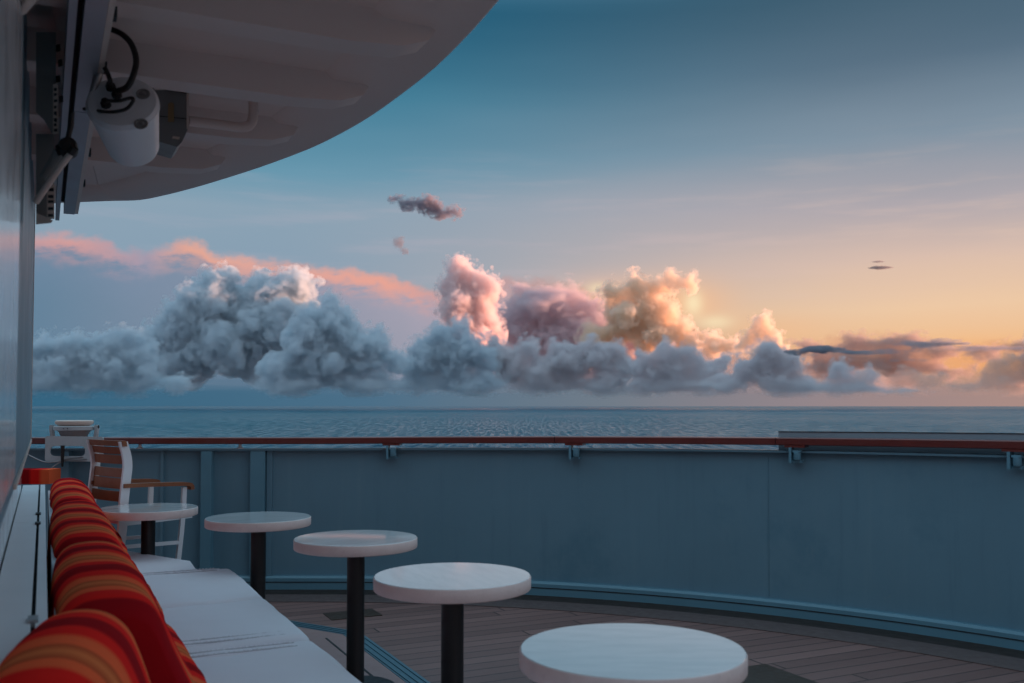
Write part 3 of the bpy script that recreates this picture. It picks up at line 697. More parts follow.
def puff(bm, amp, scale, seed):
    """Gentle unevenness of upholstery."""
    for v in bm.verts:
        v.co += v.normal * (mnoise.noise(v.co * scale + Vector((seed, seed * 2, 0))) * amp)
def subdivide(mb, length):
    for _ in range(8):
        ed = [e for e in mb.bm.edges if e.calc_length() > length]
        if not ed: break
        bmesh.ops.subdivide_edges(mb.bm, edges=ed, cuts=1, use_grid_fill=True)
    return mb
def rounded(n0, n1, z0, z1, r, k=6):
    out = []
    for cn, cz, a0 in ((n1 - r, z1 - r, 0), (n0 + r, z1 - r, 90), (n0 + r, z0 + r, 180), (n1 - r, z0 + r, 270)):
        for i in range(k + 1):
            a = R(a0 + 90 * i / k); out.append((cn + r * math.cos(a), cz + r * math.sin(a)))
    return out
def pad(u0, u1, label, seed):
    """A seat pad: its outline swept along the bench with rounded ends."""
    rings = []; r = 0.05; L = u1 - u0; steps = 34
    us = [u0 + r * (1 - math.cos(R(a))) for a in (0, 22, 45, 67, 90)] + [u0 + r + (L - 2 * r) * i / steps for i in range(1, steps)] + [u1 - r * (1 - math.cos(R(a))) for a in (90, 67, 45, 22, 0)]
    for u in us:
        e = min(u - u0, u1 - u); q = r - math.sqrt(max(0, r * r - (r - min(e, r)) ** 2))
        sag = 0.010 * math.sin(math.pi * (u - u0) / L)
        ring = []
        for n, z in subdiv_ring(rounded(BN0 + q, BN1 - q, 0.327 + q * 0.6, SEAT - q, 0.045), 0.05):
            d = mnoise.noise(Vector((u * 3, n * 3, seed))) * 0.008 + mnoise.noise(Vector((u * 9, n * 5, seed + 5))) * 0.0035 + 0.003 * max(0.0, math.sin(n * 9 + 2.5 * mnoise.noise(Vector((u * 4, n, seed))))) * max(0.0, 1 - e / 0.12)
            top = max(0.0, (z - 0.36) / 0.09)
            ring.append(UN(u, n, z + (d + sag) * top))
        rings.append(ring)
    o = MB().poly(rings).build('seat_cushion', M['seat'], None, loc=UN((u0 + u1) / 2, (BN0 + BN1) / 2, 0.327), rot=ROT_U, smooth_ang=60)
    tag(o, label, 'seat cushion', 'white seat cushions on the bench')
    for u in (u0 + 0.012, u1 - 0.012):
        MB().tube([UN(u, BN0 + 0.03 + (BN1 - BN0 - 0.06) * i / 30, SEAT - 0.024 + 0.002 * mnoise.noise(Vector((i * .5, u, 1)))) for i in range(31)], 0.0055, 8).build('piping', M['seat'], o)
    return o
def subdiv_ring(r, d):
    out = []
    for a, b in zip(r, r[1:] + r[:1]):
        k = max(1, int(math.hypot(b[0] - a[0], b[1] - a[1]) / d))
        out += [(a[0] + (b[0] - a[0]) * i / k, a[1] + (b[1] - a[1]) * i / k) for i in range(k)]
    return out
def stitches(par, u, seed, n0=0.30, n1=0.90):
    rng = random.Random(seed)
    for du in (-0.030, 0.026):
        pts = [UN(u + du + 0.004 * mnoise.noise(Vector((n0 + k * 0.02, seed, du))) , n0 + (n1 - n0) * k / 40, SEAT + 0.0045 + 0.0025 * mnoise.noise(Vector((k * .7, seed, 3)))) for k in range(41)]
        cd = MB().tube(pts, 0.0038, 8).build('seam_cord', M['stitch'], par)
        mb = MB(); n = n0 + rng.uniform(0, .02)
        while n < n1:
            w = rng.uniform(0.012, 0.019)
            c = UN(u + du + 0.012 + rng.uniform(-.002, .002), n, SEAT + 0.0055)
            m_ = Matrix.Translation(c) @ Matrix.Rotation(ROT_U + R(55) + rng.uniform(-.35, .35), 4, 'Z') @ Matrix.Diagonal((1, w / 0.012, 0.9, 1))
            mb.lathe([(0.0005, -0.005), (0.0045, -0.003), (0.0058, 0.0), (0.0045, 0.003), (0.0005, 0.005)], m_, 10); n += w * 0.8 + rng.uniform(.003, .009)
        mb.build('stitching', M['seat'], cd)
    m2 = MB()
    rings = []
    for i in range(41):
        n = n0 - 0.03 + (n1 - n0 + 0.05) * i / 40; w = 0.05; wob = mnoise.noise(Vector((n * 9, seed, 0))) * 0.003
        rings.append([UN(u - w, n, SEAT - 0.01), UN(u + w, n, SEAT - 0.01), UN(u + w * 0.86, n, SEAT + 0.0025 + wob), UN(u + w * 0.3, n, SEAT + 0.0055 + wob), UN(u, n, SEAT + 0.003 + wob), UN(u - w * 0.3, n, SEAT + 0.0055 + wob), UN(u - w * 0.86, n, SEAT + 0.0025 + wob)])
    m2.poly(rings).build('stitched_hem', M['seat'], par)
b_ = [un(onz(262, 597.5, SEAT))[0], un(onz(312, 637, SEAT))[0]]
end_u = un(onz(228, 567.5, SEAT))[0]
edges = [end_u, b_[0], b_[1], b_[1] - 0.98, b_[1] - 1.96, b_[1] - 2.94]
labs = ['white seat cushion at the far end of the straight bench', 'white seat cushion second from the far end, stitched along its near edge',
        'white seat cushion at the bottom edge of the picture, stitched along its far edge', 'white seat cushion hidden behind the nearest striped cushion', 'white seat cushion beside the camera']
pads = []
for i in range(5): pads.append(pad(edges[i + 1] + 0.004, edges[i] - 0.004, labs[i], i * 7.3))
stitches(pads[1], un(onz(292, 633.5, SEAT))[0], 3)
stitches(pads[2], un(onz(300, 645, SEAT))[0], 4)
stitches(pads[0], end_u - 0.07, 5)
# the turned end of the bench
q = [onz(190, 561, SEAT), onz(115, 549, SEAT)]
q = [q[0], q[1], UN(7.1, 0.12, SEAT), UN(end_u + 0.02, 0.12, SEAT), UN(end_u + 0.02, 0.80, SEAT)]
o = subdivide(MB().prism([(p.x, p.y) for p in q], 0.315, SEAT).bevel(0.055, 6), 0.12).build('seat_cushion', M['seat'], smooth_ang=60)
tag(o, 'white angled seat cushion where the bench turns below the slatted chair', 'seat cushion', 'white seat cushions on the bench')
c0 = sum(q, Vector()) / 5
q2 = [c0 + (p - c0) * 0.86 for p in q]
MB().prism([(p.x, p.y) for p in q2], 0.0, 0.312).bevel(0.008, 2).build('turned_seat_box', M['white'], bn)

# ------------------------------------------------------------------ striped back cushions
def bolster(u0, u1, label, seed, nb=0.055, nf=0.255, top=0.895, foot=0.425, yaw=0.0, lift=0.0, crown=0.0, re=0.12):
    """Leaning back cushion: a soft wedge cross section swept along the bench."""
    L = u1 - u0; rings = []; steps = 40
    us = [u0 + re * (1 - math.cos(R(a))) for a in (4, 12, 20, 30, 40, 50, 60, 70, 80, 90)] + [u0 + re + (L - 2 * re) * i / steps for i in range(1, steps)] + [u1 - re * (1 - math.cos(R(a))) for a in (90, 80, 70, 60, 50, 40, 30, 20, 12, 4)]
    prof = [(nb - 0.005, 0.47), (nb - 0.012, 0.62), (nb - 0.012, top - 0.09), (nb + 0.004, top - 0.035), (nb + 0.035, top - 0.008), (nb + 0.08, top), (nf - 0.05, top - 0.004),
            (nf + 0.0, top - 0.028), (nf + 0.03, top - 0.075), (nf + 0.065, top - 0.16), (nf + 0.125, top - 0.28), (foot + 0.012, 0.56), (foot, 0.49), (foot - 0.05, 0.462), (nb + 0.05, 0.462)]
    prof = [(p.x, p.y) for p in spline([Vector((a, b, 0)) for a, b in prof + prof[:1]], 6)[:-1]]
    cn = (nb + nf) / 2 + 0.03; cz = 0.68
    for u in us:
        e = min(u - u0, u1 - u); q = re - math.sqrt(max(0, re * re - (re - min(e, re)) ** 2))
        k = 1 - q * 1.6; ring = []
        bul = 0.016 * math.sin(math.pi * min(1, max(0, (u - u0) / L)))
        for n, z in prof:
            d = mnoise.noise(Vector((u * 4, n * 4 + z * 3, seed))) * 0.008 + mnoise.noise(Vector((u * 13, n * 9, z * 9 + seed))) * 0.003 + bul
            dn, dz = n - cn, z - cz; l = max(.05, math.hypot(dn, dz)); f = k * (1 + d / l * (1.0 if z > 0.5 else 0.0))
            zz = cz + dz * (k if z > cz else 1.0) + (d * dz / l if z > .6 else 0)
            if crown and z > 0.7: zz -= crown * (n - cn + 0.03) ** 2
            ring.append(UN(u, cn + dn * f + (u - u1) * yaw, max(SEAT + 0.012, zz + lift)))
        rings.append(ring)
    o = MB().poly(rings).build('back_cushion', M['stripes'], None, loc=UN(u0 + 0.02, cn, SEAT + 0.012), rot=ROT_U, smooth_ang=70)
    return tag(o, label, 'back cushion', 'striped back cushions on the bench')
bolster(1.72, 2.53, 'striped red orange back cushion nearest the camera, blurred at the lower left', 1.0, nb=0.0, nf=0.20, top=0.925, foot=0.42, crown=2.2, re=0.17, yaw=0.16)
bolster(2.62, 3.90, 'striped red orange back cushion second from the camera with a dark red near end', 2.0)
bolster(3.94, 5.58, 'striped red orange back cushion third from the camera', 3.0)
bolster(5.62, 7.35, 'striped red orange back cushion at the far end of the row beside the chair', 4.0, nb=0.065, nf=0.24)
e0, e1 = onz(21, 484, 0.84), onz(48, 484, 0.84)
m3 = Matrix.Rotation(0.0, 3, 'Z')
w = (e1 - e0).length
mb = MB().box(((e0.x + e1.x) / 2 - 0.1, e0.y + 0.1, 0.888), (w + 0.2, 0.18, 0.10)).bevel(0.047, 6)
o = subdivide(mb, 0.06).build('end_cushion', M['stripes'], None, rot=ROT_U + 1.2, smooth_ang=70)
tag(o, 'small orange red cushion lying across the far end of the white ledge', 'end cushion')

# ------------------------------------------------------------------ deckhouse wall and its ledge
def nof(px, py, z): return un(onz(px, py, z))[1]
LZ = 0.88
g_ = nof(36, 560, LZ)                                        # the dark gap between the two boards
l_ = nof(9, 540, LZ)                                         # the wall side edge of the ledge
LU = un(onz(32, 485, LZ))[0]
lg = thing('ledge', 'narrow white two board ledge with a dark gap between wall and striped cushions', 'ledge', UN(4, g_, LZ - 0.03))
sp = [LU, un(onz(36, 522, LZ))[0], un(onz(30, 610, LZ))[0] - 0.5, -0.4]
for i in range(3):
    MB().ubox(sp[i + 1] + 0.002, sp[i] - 0.002, l_, g_ - 0.005, LZ - 0.03, LZ).bevel(0.004, 2).build('board', M['white'], lg)
    MB().ubox(sp[i + 1] + 0.002, sp[i] - 0.002, g_ + 0.005, 0.016, LZ - 0.03, LZ).bevel(0.004, 2).build('board', M['white'], lg)
MB().ubox(-0.4, LU, l_ + 0.01, 0.012, LZ - 0.05, LZ - 0.031).build('gap_backing', M['groove'], lg)
MB().ubox(-0.4, LU - 0.02, l_ + 0.01, 0.012, 0.0, LZ - 0.052).build('support_wall', M['white'], lg)
for px, py in ((36, 514.5), (35.5, 524), (29, 621)):
    u_ = un(onz(px, py, LZ))[0]
    MB().ubox(u_ - 0.03, u_ + 0.03, g_ - 0.011, g_ + 0.011, LZ - 0.01, LZ + 0.007).bevel(0.003, 1).build('gap_clip', M['rubber'] if py < 600 else M['steel'], lg)

WU = 6.55
def n_at(px, py, u):
    """How far along N a plane of the wall must stand so that its far end, u along the wall, is seen at a column."""
    d = ray(px, py); s = u / (d.dot(U)); return d.dot(N) * s
wn = n_at(33, 300, WU)                                       # face of the far wall panel
ww = thing('deckhouse_wall', 'tall pale glossy deckhouse wall at the left edge beside the ledge', 'wall', UN(3, wn - 0.1))
MB().ubox(-1.5, WU - 0.02, l_ - 0.28, l_ - 0.004, 0.0, 1.16).build('lower_wall', M['wall_gloss'], ww)
MB().ubox(-1.5, WU, l_ - 0.28, wn, 1.163, 2.75).bevel(0.012, 3).build('wall_panel', M['bulwark'], ww)
fr = MB().ubox(-1.5, 2.75, wn - 0.02, wn + 0.006, 1.21, 2.74).bevel(0.005, 3).build('glossy_panel', M['pane_reflection'], ww)  # stands for reflecting window glass; its paleness is painted
MB().ubox(2.8, WU - 0.024, wn + 0.001, wn + 0.008, 1.17, 1.185).build('frame_edge', M['cream'], ww)
MB().ubox(WU - 0.022, WU + 0.0035, wn - 0.05, wn + 0.0045, 1.186, 2.74).bevel(0.003, 1).build('corner_strip', M['cream'], ww)
MB().ubox(-1.5, WU - 0.03, l_ - 0.003, wn - 0.012, 1.128, 1.158).bevel(0.006, 2).build('sill', M['cream'], ww)

# ------------------------------------------------------------------ slatted armchair, set square to the ship
Yc = 6.45; sc = Yc / F
o0 = ony(124.5, 485, Yc)                                     # near back post at arm height
CW = 0.45
CN = Vector((0.656, 0.754, 0)).normalized(); CU = Vector((-CN.y, CN.x, 0))      # the way it faces, and across it
def ch(n, u, z): return Vector((o0.x, o0.y, 0)) + CN * n + CU * u + Z * z
npx = lambda dx: dx / 144.0                                  # columns of the picture to metres along CN
zpx = lambda py, n=0.0: H - (py - HOR) * (Yc + 0.754 * n) / F
c = thing('slatted_armchair', 'white framed armchair with teak slat back and wooden armrests behind the farthest table', 'armchair', ch(0.25, CW / 2, 0), math.atan2(CU.y, CU.x))
prof = [(-1.5, 441.5), (0.2, 448), (2.6, 457), (3.4, 467), (2.4, 478), (1.3, 489), (0.2, 500), (-0.6, 512)]
cen = [(npx(a - 0.8), zpx(b)) for a, b in prof] + [(npx(-2.0), 0.55), (npx(-7), 0.25), (npx(-13), 0.0)]
cen = [(p.x, p.y) for p in spline([Vector((a, b, 0)) for a, b in cen], 5)]
pw = npx(4.3)
def back_n(z):
    if z >= cen[0][1]: return cen[0][0]
    for (a, b), (a2, b2) in zip(cen, cen[1:]):
        if b >= z >= b2: return a + (a2 - a) * (b - z) / max(1e-6, b - b2)
    return cen[-1][0]
for u in (0.0, CW):
    rings = []
    for n, z in cen:
        h_ = pw if z > 0.6 else pw * (0.55 + 0.45 * z / 0.6)
        rings.append([ch(n - h_, u - 0.011, z), ch(n + h_, u - 0.011, z), ch(n + h_, u + 0.011, z), ch(n - h_, u + 0.011, z)])
    lo = MB().poly(rings).bevel(0.003, 2, 50).build('back_post', M['white_metal'], c)
slats = [(440.5, 446.3, 0.03), (447.2, 454.2, 0.016), (455.5, 464.3, 0.016), (468.6, 477.6, 0.016), (478.6, 489, 0.016), (491.5, 501.5, 0.016)]
for a, b, th in slats:
    z0, z1 = zpx(b), zpx(a); zm = (z0 + z1) / 2; n0 = back_n(zm); sl = (back_n(z1) - back_n(z0)) / (z1 - z0)
    rings = []
    for i in range(9):
        u = 0.012 + (CW - 0.024) * i / 8; bow = -0.018 * math.sin(math.pi * i / 8)
        hz = (z1 - z0) / 2
        if a < 441: u = -0.02 + (CW + 0.04) * i / 8
        rings.append([ch(n0 + bow - th / 2 - sl * hz, u, zm - hz), ch(n0 + bow + th / 2 - sl * hz, u, zm - hz), ch(n0 + bow + th / 2 + sl * hz, u, zm + hz), ch(n0 + bow - th / 2 + sl * hz, u, zm + hz)])
    MB().poly(rings).bevel(0.004, 2, 50).build('crest_rail' if a < 441 else 'back_slat', M['teak'], c)
zs = zpx(517, 0.3)
for u in (0.0, CW):
    n_end = npx(69)
    path = [ch(npx(-2), u, zpx(485.5)), ch(npx(20), u, zpx(484.6, npx(20))), ch(npx(55), u, zpx(483.6, npx(55))), ch(npx(66), u, zpx(483.8, npx(66))), ch(npx(69.5), u, zpx(485.5, npx(69))), ch(npx(70), u, zpx(489, npx(70)))]
    path = spline(path, 4); rings = []
    for i, p in enumerate(path):
        t = (path[min(i + 1, len(path) - 1)] - path[max(i - 1, 0)]).normalized(); nn = CU.cross(t)
        rings.append([p + CU * 0.027 + nn * 0.013, p - CU * 0.027 + nn * 0.013, p - CU * 0.027 - nn * 0.013, p + CU * 0.027 - nn * 0.013])
    MB().poly(rings).bevel(0.006, 3, 50).build('armrest', M['teak'], c)
    leg = [ch(npx(62.5), u, zpx(487, 0.42)), ch(npx(62), u, zpx(505, 0.42)), ch(npx(60), u, zpx(530, 0.42)), ch(npx(57), u, zpx(557, 0.42)), ch(npx(51), u, 0.0)]
    rings = []
    for p in leg:
        rings.append([p + CN * 0.016 + CU * 0.011, p - CN * 0.016 + CU * 0.011, p - CN * 0.016 - CU * 0.011, p + CN * 0.016 - CU * 0.011])
    MB().poly(rings).bevel(0.003, 2, 50).build('front_leg', M['white_metal'], c)
    MB().poly([[ch(n, u - 0.009, zpx(546) - 0.012 + k), ch(n, u + 0.009, zpx(546) - 0.012 + k), ch(n, u + 0.009, zpx(546) + 0.012 + k), ch(n, u - 0.009, zpx(546) + 0.012 + k)] for n, k in ((back_n(zpx(546)), 0.0), (npx(58), -0.012))]).build('stretcher', M['white_metal'], c)
sf = MB().poly([[ch(n, 0.0, z - 0.018), ch(n, CW, z - 0.018), ch(n, CW, z + 0.012), ch(n, 0.0, z + 0.012)] for n, z in ((npx(3), zs - 0.012), (npx(35), zs - 0.008), (npx(72), zs))]).bevel(0.005, 2, 50).build('seat_frame', M['white_metal'], c)
for i in range(7):
    n0 = npx(5 + i * 9.6)
    MB().poly([[ch(n, 0.015, zs + 0.0125), ch(n, CW - 0.015, zs + 0.0125), ch(n, CW - 0.015, zs + 0.026), ch(n, 0.015, zs + 0.026)] for n in (n0, n0 + npx(8.4))]).bevel(0.003, 2, 50).build('seat_slat', M['teak'], c)

# ------------------------------------------------------------------ searchlight on its bracket
Ys = yw - 0.10; ss = Ys / F
def sl(px, py, dy=0.0): return Vector(((px - 512) * ss, Ys + dy, H - (py - HOR) * ss))
s_ = thing('searchlight', 'small white deck searchlight turned upwards in a fork on a white bracket on the bulwark', 'searchlight', sl(75, 461))
plate = [sl(46, 436), sl(104, 436.8), sl(104, 461.5), sl(46, 461)]
ring = []
def roundpoly(pts, r, k=5):
    out = []
    n = len(pts)
    for i in range(n):
        p = pts[i]; a = (pts[i - 1] - p).normalized(); b = (pts[(i + 1) % n] - p).normalized()
        out += [p + a * r * (1 - t) ** 2 + b * r * t ** 2 for t in (j / k for j in range(k + 1))]
    return out
outer = roundpoly(plate, 2.5 * ss, 6)
hole = roundpoly([sl(51, 446), sl(86, 446), sl(86, 456), sl(51, 456)], 4.8 * ss, 6)
bm = MB()
for dy in (0.0, 0.012):
    o1 = [bm.bm.verts.new(p + Vector((0, dy, 0))) for p in outer]; h1 = [bm.bm.verts.new(p + Vector((0, dy, 0))) for p in hole]
    for i in range(len(o1)):
        j = (i + 1) % len(o1); bm.bm.faces.new((o1[i], o1[j], h1[j], h1[i]))
    if dy == 0.0: keep = (o1, h1)
    else:
        for a, b in zip(keep, (o1, h1)):
            for i in range(len(a)):
                j = (i + 1) % len(a); bm.bm.faces.new((a[i], a[j], b[j], b[i]))
bm.build('bracket_plate', M['grey_paint'], s_)
MB().prism([sl(46, 440).xy + Vector((0, 0.0125)), sl(100, 440).xy + Vector((0, 0.0125)), sl(100, 440).xy + Vector((0, 0.17)), sl(46, 440).xy + Vector((0, 0.17))], sl(0, 439.8).z - 0.004, sl(0, 439.8).z + 0.006).bevel(0.002, 1).build('shelf', M['grey_paint'], s_)
cy = Ys + 0.16; cx = (75 - 512) * cy / F
zz = lambda py: H - (py - HOR) * (cy / F)
kx = cy / F
mt = Matrix.Translation((cx, cy, 0))
hd = MB().lathe([(0.002, zz(441)), (9.5 * kx, zz(441)), (10.5 * kx, zz(440)), (14.5 * kx, zz(431.5)), (16.5 * kx, zz(430.3)), (19 * kx, zz(430)), (19.3 * kx, zz(426.5)), (18.2 * kx, zz(425.8)), (0.002, zz(425.8))], mt, 56, caps=False).build('lamp_housing', M['grey_paint'], s_)
MB().lathe([(14 * kx, zz(425.7)), (17.3 * kx, zz(424)), (17.8 * kx, zz(423)), (17.8 * kx, zz(421)), (16.6 * kx, zz(420.3)), (0.002, zz(420.1))], mt, 56).build('lens_ring', M['cream'], hd)
for k in (-2, 2): MB().lathe([(0.5 * kx, 0.0), (0.5 * kx, 0.004), (0.2 * kx, 0.006)], Matrix.Translation((cx + k * kx, cy - 19.2 * kx, zz(428))) @ Matrix.Rotation(R(90), 4, 'X'), 12).build('screw', M['groove'], hd)
for sgn in (-1, 1):
    f = [(22.2, 425), (22.6, 429), (21.6, 436), (19.4, 440.5)]
    rings = []
    for a, py in f:
        x = cx + sgn * a * kx
        rings.append([(x - 1.4 * kx, cy - 0.02, zz(py)), (x + 1.4 * kx, cy - 0.02, zz(py)), (x + 1.4 * kx, cy + 0.02, zz(py)), (x - 1.4 * kx, cy + 0.02, zz(py))])
    MB().poly([[Vector(p) for p in r] for r in rings]).bevel(0.003, 2, 50).build('fork_arm', M['grey_paint'], s_)
    MB().lathe([(1.7 * kx, 0), (1.7 * kx, 1.2 * kx), (0.8 * kx, 1.8 * kx)], Matrix.Translation((cx + sgn * 23 * kx, cy, zz(426.7))) @ Matrix.Rotation(R(90 * sgn), 4, 'Y'), 16).build('fork_knob', M['rubber'], s_)
MB().box((cx, cy, zz(442.8)), (40 * kx, 0.05, 3.0 * kx)).bevel(0.004, 2).build('fork_base', M['grey_paint'], s_)
MB().lathe([(0.9 * kx, zz(465)), (1.5 * kx, zz(458)), (1.9 * kx, zz(447)), (1.9 * kx, zz(444.4))], Matrix.Translation((cx, Ys - 0.03, 0)), 16).build('handle_grip', M['rubber'], s_)
MB().tube(spline([sl(24, 453, .05), sl(32, 455.5, -.01), sl(42, 460, -.02), sl(50, 462, -.02), sl(62, 461, -.02), sl(72, 458, -.02), sl(84, 457, .0)], 8), 0.005, 8).build('lamp_cable', M['steel'], s_)
MB().tube(spline([sl(52, 470, -.02), sl(60, 463.5, -.02), sl(70, 460, -.015), sl(80, 459.5, -.01), sl(88, 459, 0)], 8), 0.005, 8).build('lamp_cable', M['steel'], s_)
# ------------------------------------------------------------------ overhanging deck above
CZ = 2.62
rim = [(79, 202.5), (110, 201.3), (141, 200.3), (168, 195), (191, 189.2), (215, 182.3), (260, 168), (309, 149.8), (342, 134), (373, 116), (406, 92.5), (438, 67), (472, 33), (502, -1)]
edge_ = [onz(px, py, CZ) for px, py in rim]
edge_ = spline(edge_, 3)
d0 = (edge_[0] - edge_[3]).normalized()
edge_ = [edge_[0] + d0 * 2.6] + edge_
tail = edge_[-1]; v = (edge_[-1] - edge_[-4]).normalized()
for i in range(14):
    v = Matrix.Rotation(R(-2.2), 3, 'Z') @ v; tail = tail + v * 0.42; edge_.append(tail)
back = [edge_[-1] + Vector((-5.5, -0.4, 0)), edge_[0] + Vector((-1.2, -3, 0))]
outl = edge_ + back
can = thing('deck_overhang', 'curved overhanging upper deck with a ribbed off white underside at the upper left', 'overhang', Vector((-1.5, 3, CZ)))
def inset(pts, d):
    out = []
    for i, p in enumerate(pts):
        a = (p - pts[i - 1]).normalized(); b = (pts[(i + 1) % len(pts)] - p).normalized(); t = (a + b).normalized()
        out.append(p + Vector((-t.y, t.x, 0)) * -d)
    return out
cen_ = sum(outl, Vector()) / len(outl)
sgn = 1 if ((inset(outl, 0.1)[10] - cen_).length < (outl[10] - cen_).length) else -1
i1, i2 = inset(outl, 0.30 * sgn), inset(outl, 0.335 * sgn)
def lv(pts, z): return [Vector((p.x, p.y, z)) for p in pts]
MB().poly([lv(outl, CZ + 0.30), lv(outl, CZ + 0.008), lv(inset(outl, 0.008 * sgn), CZ)], caps=False).build('fascia', M['soffit'], can, smooth_ang=25)
MB().poly([lv(inset(outl, 0.008 * sgn), CZ), lv(i1, CZ), lv(i2, CZ + 0.022)], caps=False).build('rim_plate', M['soffit'], can, smooth_ang=60)
s1 = MB(); s1.bm.faces.new([s1.bm.verts.new(p) for p in lv(i2, CZ + 0.022)]); s1.build('soffit_panel', M['soffit'], can)
s2 = MB(); s2.bm.faces.new([s2.bm.verts.new(p) for p in lv(outl, CZ + 0.30)]); s2.build('deck_plate', M['soffit'], can)
BZ = CZ - 0.08
for a, b in (((431, 61), (180, 12)), ((366, 112), (180, 79)), ((297, 149), (190, 130.5)), ((225, 176.5), (180, 170))):
    p = onz(*b, BZ); e = onz(*a, BZ); L = (e - p).dot(N) + 0.0; st = e - N * (L + 2.3)
    w0, w1 = 0.06, 0.10
    rings = []
    for q, z, w in ((st, BZ, w0), (e - N * 0.30, BZ, w0), (e - N * 0.12, BZ + 0.012, w0), (e - N * 0.03, BZ + 0.045, w0), (e + N * 0.005, CZ + 0.02, w0)):
        rings.append([q + U * -w + Z * (z - q.z), q + U * w + Z * (z - q.z), q + U * w1 + Z * (CZ + 0.03 - q.z), q - U * w1 + Z * (CZ + 0.03 - q.z)])
    MB().poly(rings).bevel(0.01, 3, 25).build('rib', M['soffit'], can)
p = onz(470, 10, BZ); 
for k in (1, 2, 3, 4):
    st = onz(431, 61, BZ) - U * (0.95 * k) + N * (0.30 * k)
    MB().ubox(un(st)[0] - 0.06, un(st)[0] + 0.06, un(st)[1] - 3.2, un(st)[1], BZ, CZ + 0.03).bevel(0.01, 3, 25).build('rib', M['soffit'], can)

# ------------------------------------------------------------------ awning track along the wall top
AZ = 2.44
def nn(px): return un(onz(px, 1, AZ))[1]
ue = un(onz(67, 214, AZ))[0]; uj = un(onz(80, 112, AZ))[0]
aw = thing('awning_track', 'pair of long grey metal awning tracks hanging under the overhang along the wall', 'awning track', UN(3.5, nn(97), AZ))
for u0, u1 in ((-1.0, uj - 0.004), (uj + 0.004, ue)):
    MB().ubox(u0, u1, nn(85.5), nn(109), AZ, AZ + 0.11).bevel(0.003, 2).build('track_beam', M['aluminium'], aw)
    MB().ubox(u0, u1, nn(109) + 0.001, nn(116.5), AZ + 0.004, AZ + 0.125).bevel(0.003, 2).build('track_flange', M['cream'], aw)
MB().ubox(-1.0, ue + 0.25, nn(69), nn(78), AZ + 0.004, AZ + 0.10).bevel(0.003, 2).build('track_beam', M['aluminium'], aw)
MB().ubox(-1.0, ue - 0.03, nn(78) + 0.001, nn(85.5) - 0.001, AZ + 0.06, AZ + 0.09).build('track_slot', M['groove'], aw)
for u in (1.2, 2.9, 4.6): MB().ubox(u - 0.03, u + 0.03, nn(82), nn(100), AZ + 0.111, CZ + 0.0215).bevel(0.003, 1).build('hanger', M['steel'], aw)
for py in (26, 78, 160, 190):                                # small fixings under the tracks
    u = un(onz(116 - py * 0.19, py, AZ))[0]
    MB().ubox(u - 0.02, u + 0.02, nn(116.5) + 0.001, nn(116.5) + 0.012, AZ + 0.02, AZ + 0.05).bevel(0.003, 1).build('fixing', M['groove'], aw)

# folding arm and gear boxes at the far end of the track
Ya = 2.95
def ar(px, py, dy=0.0): return ony(px, py, Ya + dy)
ag = thing('awning_gear', 'folding awning arm with black hub, rod and punched bracket plates beside the wall', 'awning gear', ar(55, 140))
def slab(pts, y0, y1, name, m, bev=0.004, parent=None):
    return MB().poly([[ar(px, py, y0) for px, py in pts], [ar(px, py, y1) for px, py in pts]]).bevel(bev, 2, 30).build(name, m, parent or ag)
slab([(36, 32), (56, 32), (56, 128), (52, 134), (44, 120), (36, 112)], 0.0, 0.16, 'gear_box', M['grey_box'])
slab([(36, 134), (54, 134), (54, 216), (50, 220), (36, 214)], 0.12, 0.22, 'gear_box', M['grey_box'])
slab([(36, 213), (44, 216), (53, 220.5), (51, 223), (36, 224.5)], 0.02, 0.20, 'end_bracket', M['cream'])
for (x0, y0, x1, y1) in ((53, 84, 58, 134), (47, 184, 54.5, 219)):
    pl = slab([(x0, y0), (x1, y0), (x1, y1), (x0, y1)], -0.03, -0.024, 'punched_plate', M['cream'], 0.001)
    k = y0 + 4
    while k < y1 - 4:
        a = random.uniform(0.6, 1.6)
        slab([(x0 + 0.9, k), (x1 - a, k), (x1 - a, k + random.uniform(2, 4.5)), (x0 + 0.9, k + 3)], -0.033, -0.0302, 'punched_slot', M['groove'], 0.0005, pl); k += random.uniform(5, 8)
for k, (px, py) in enumerate(((58, 45), (60, 60), (58, 76), (61, 96))):
    slab([(px - 2.2, py), (px + 2, py - 1), (px + 2.4, py + 6), (px - 1.8, py + 7)], -0.02, 0.05, 'gear_bolt', M['rubber'], 0.003)
hub = MB().lathe([(0.004, -0.03), (0.022, -0.028), (0.026, -0.02), (0.026, 0.02), (0.022, 0.03), (0.004, 0.032)], Matrix.Translation(ar(68.5, 148, -0.1)) @ Matrix.Rotation(R(80), 4, 'X') @ Matrix.Rotation(R(20), 4, 'Y'), 24).build('arm_hub', M['rubber'], ag)
slab([(55, 146), (64, 140), (70, 144), (68, 152), (58, 156)], -0.10, -0.06, 'arm_joint', M['rubber'], 0.006)
MB().tube([ar(72, 152, -0.12), ar(60, 167, -0.10), ar(36, 202, -0.05)], 0.0095, 14).build('arm_rod', M['cream'], ag)
MB().tube([ar(70, 153, -0.125), ar(74.5, 147, -0.13)], 0.014, 14).build('rod_sleeve', M['rubber'], ag)
MB().tube([ar(60, 152, -0.07), ar(52, 166, -0.06), ar(45, 178, -0.05)], 0.017, 14).build('gas_strut', M['grey_box'], ag)
MB().tube([ar(72, 112, -0.1), ar(71, 126, -0.1), ar(67, 142, -0.1)], 0.008, 10).build('arm_strap', M['rubber'], ag)
MB().tube([ar(22, 10, -0.6), ar(36, -8, -0.9)], 0.012, 12).build('upper_rod', M['cream'], ag)

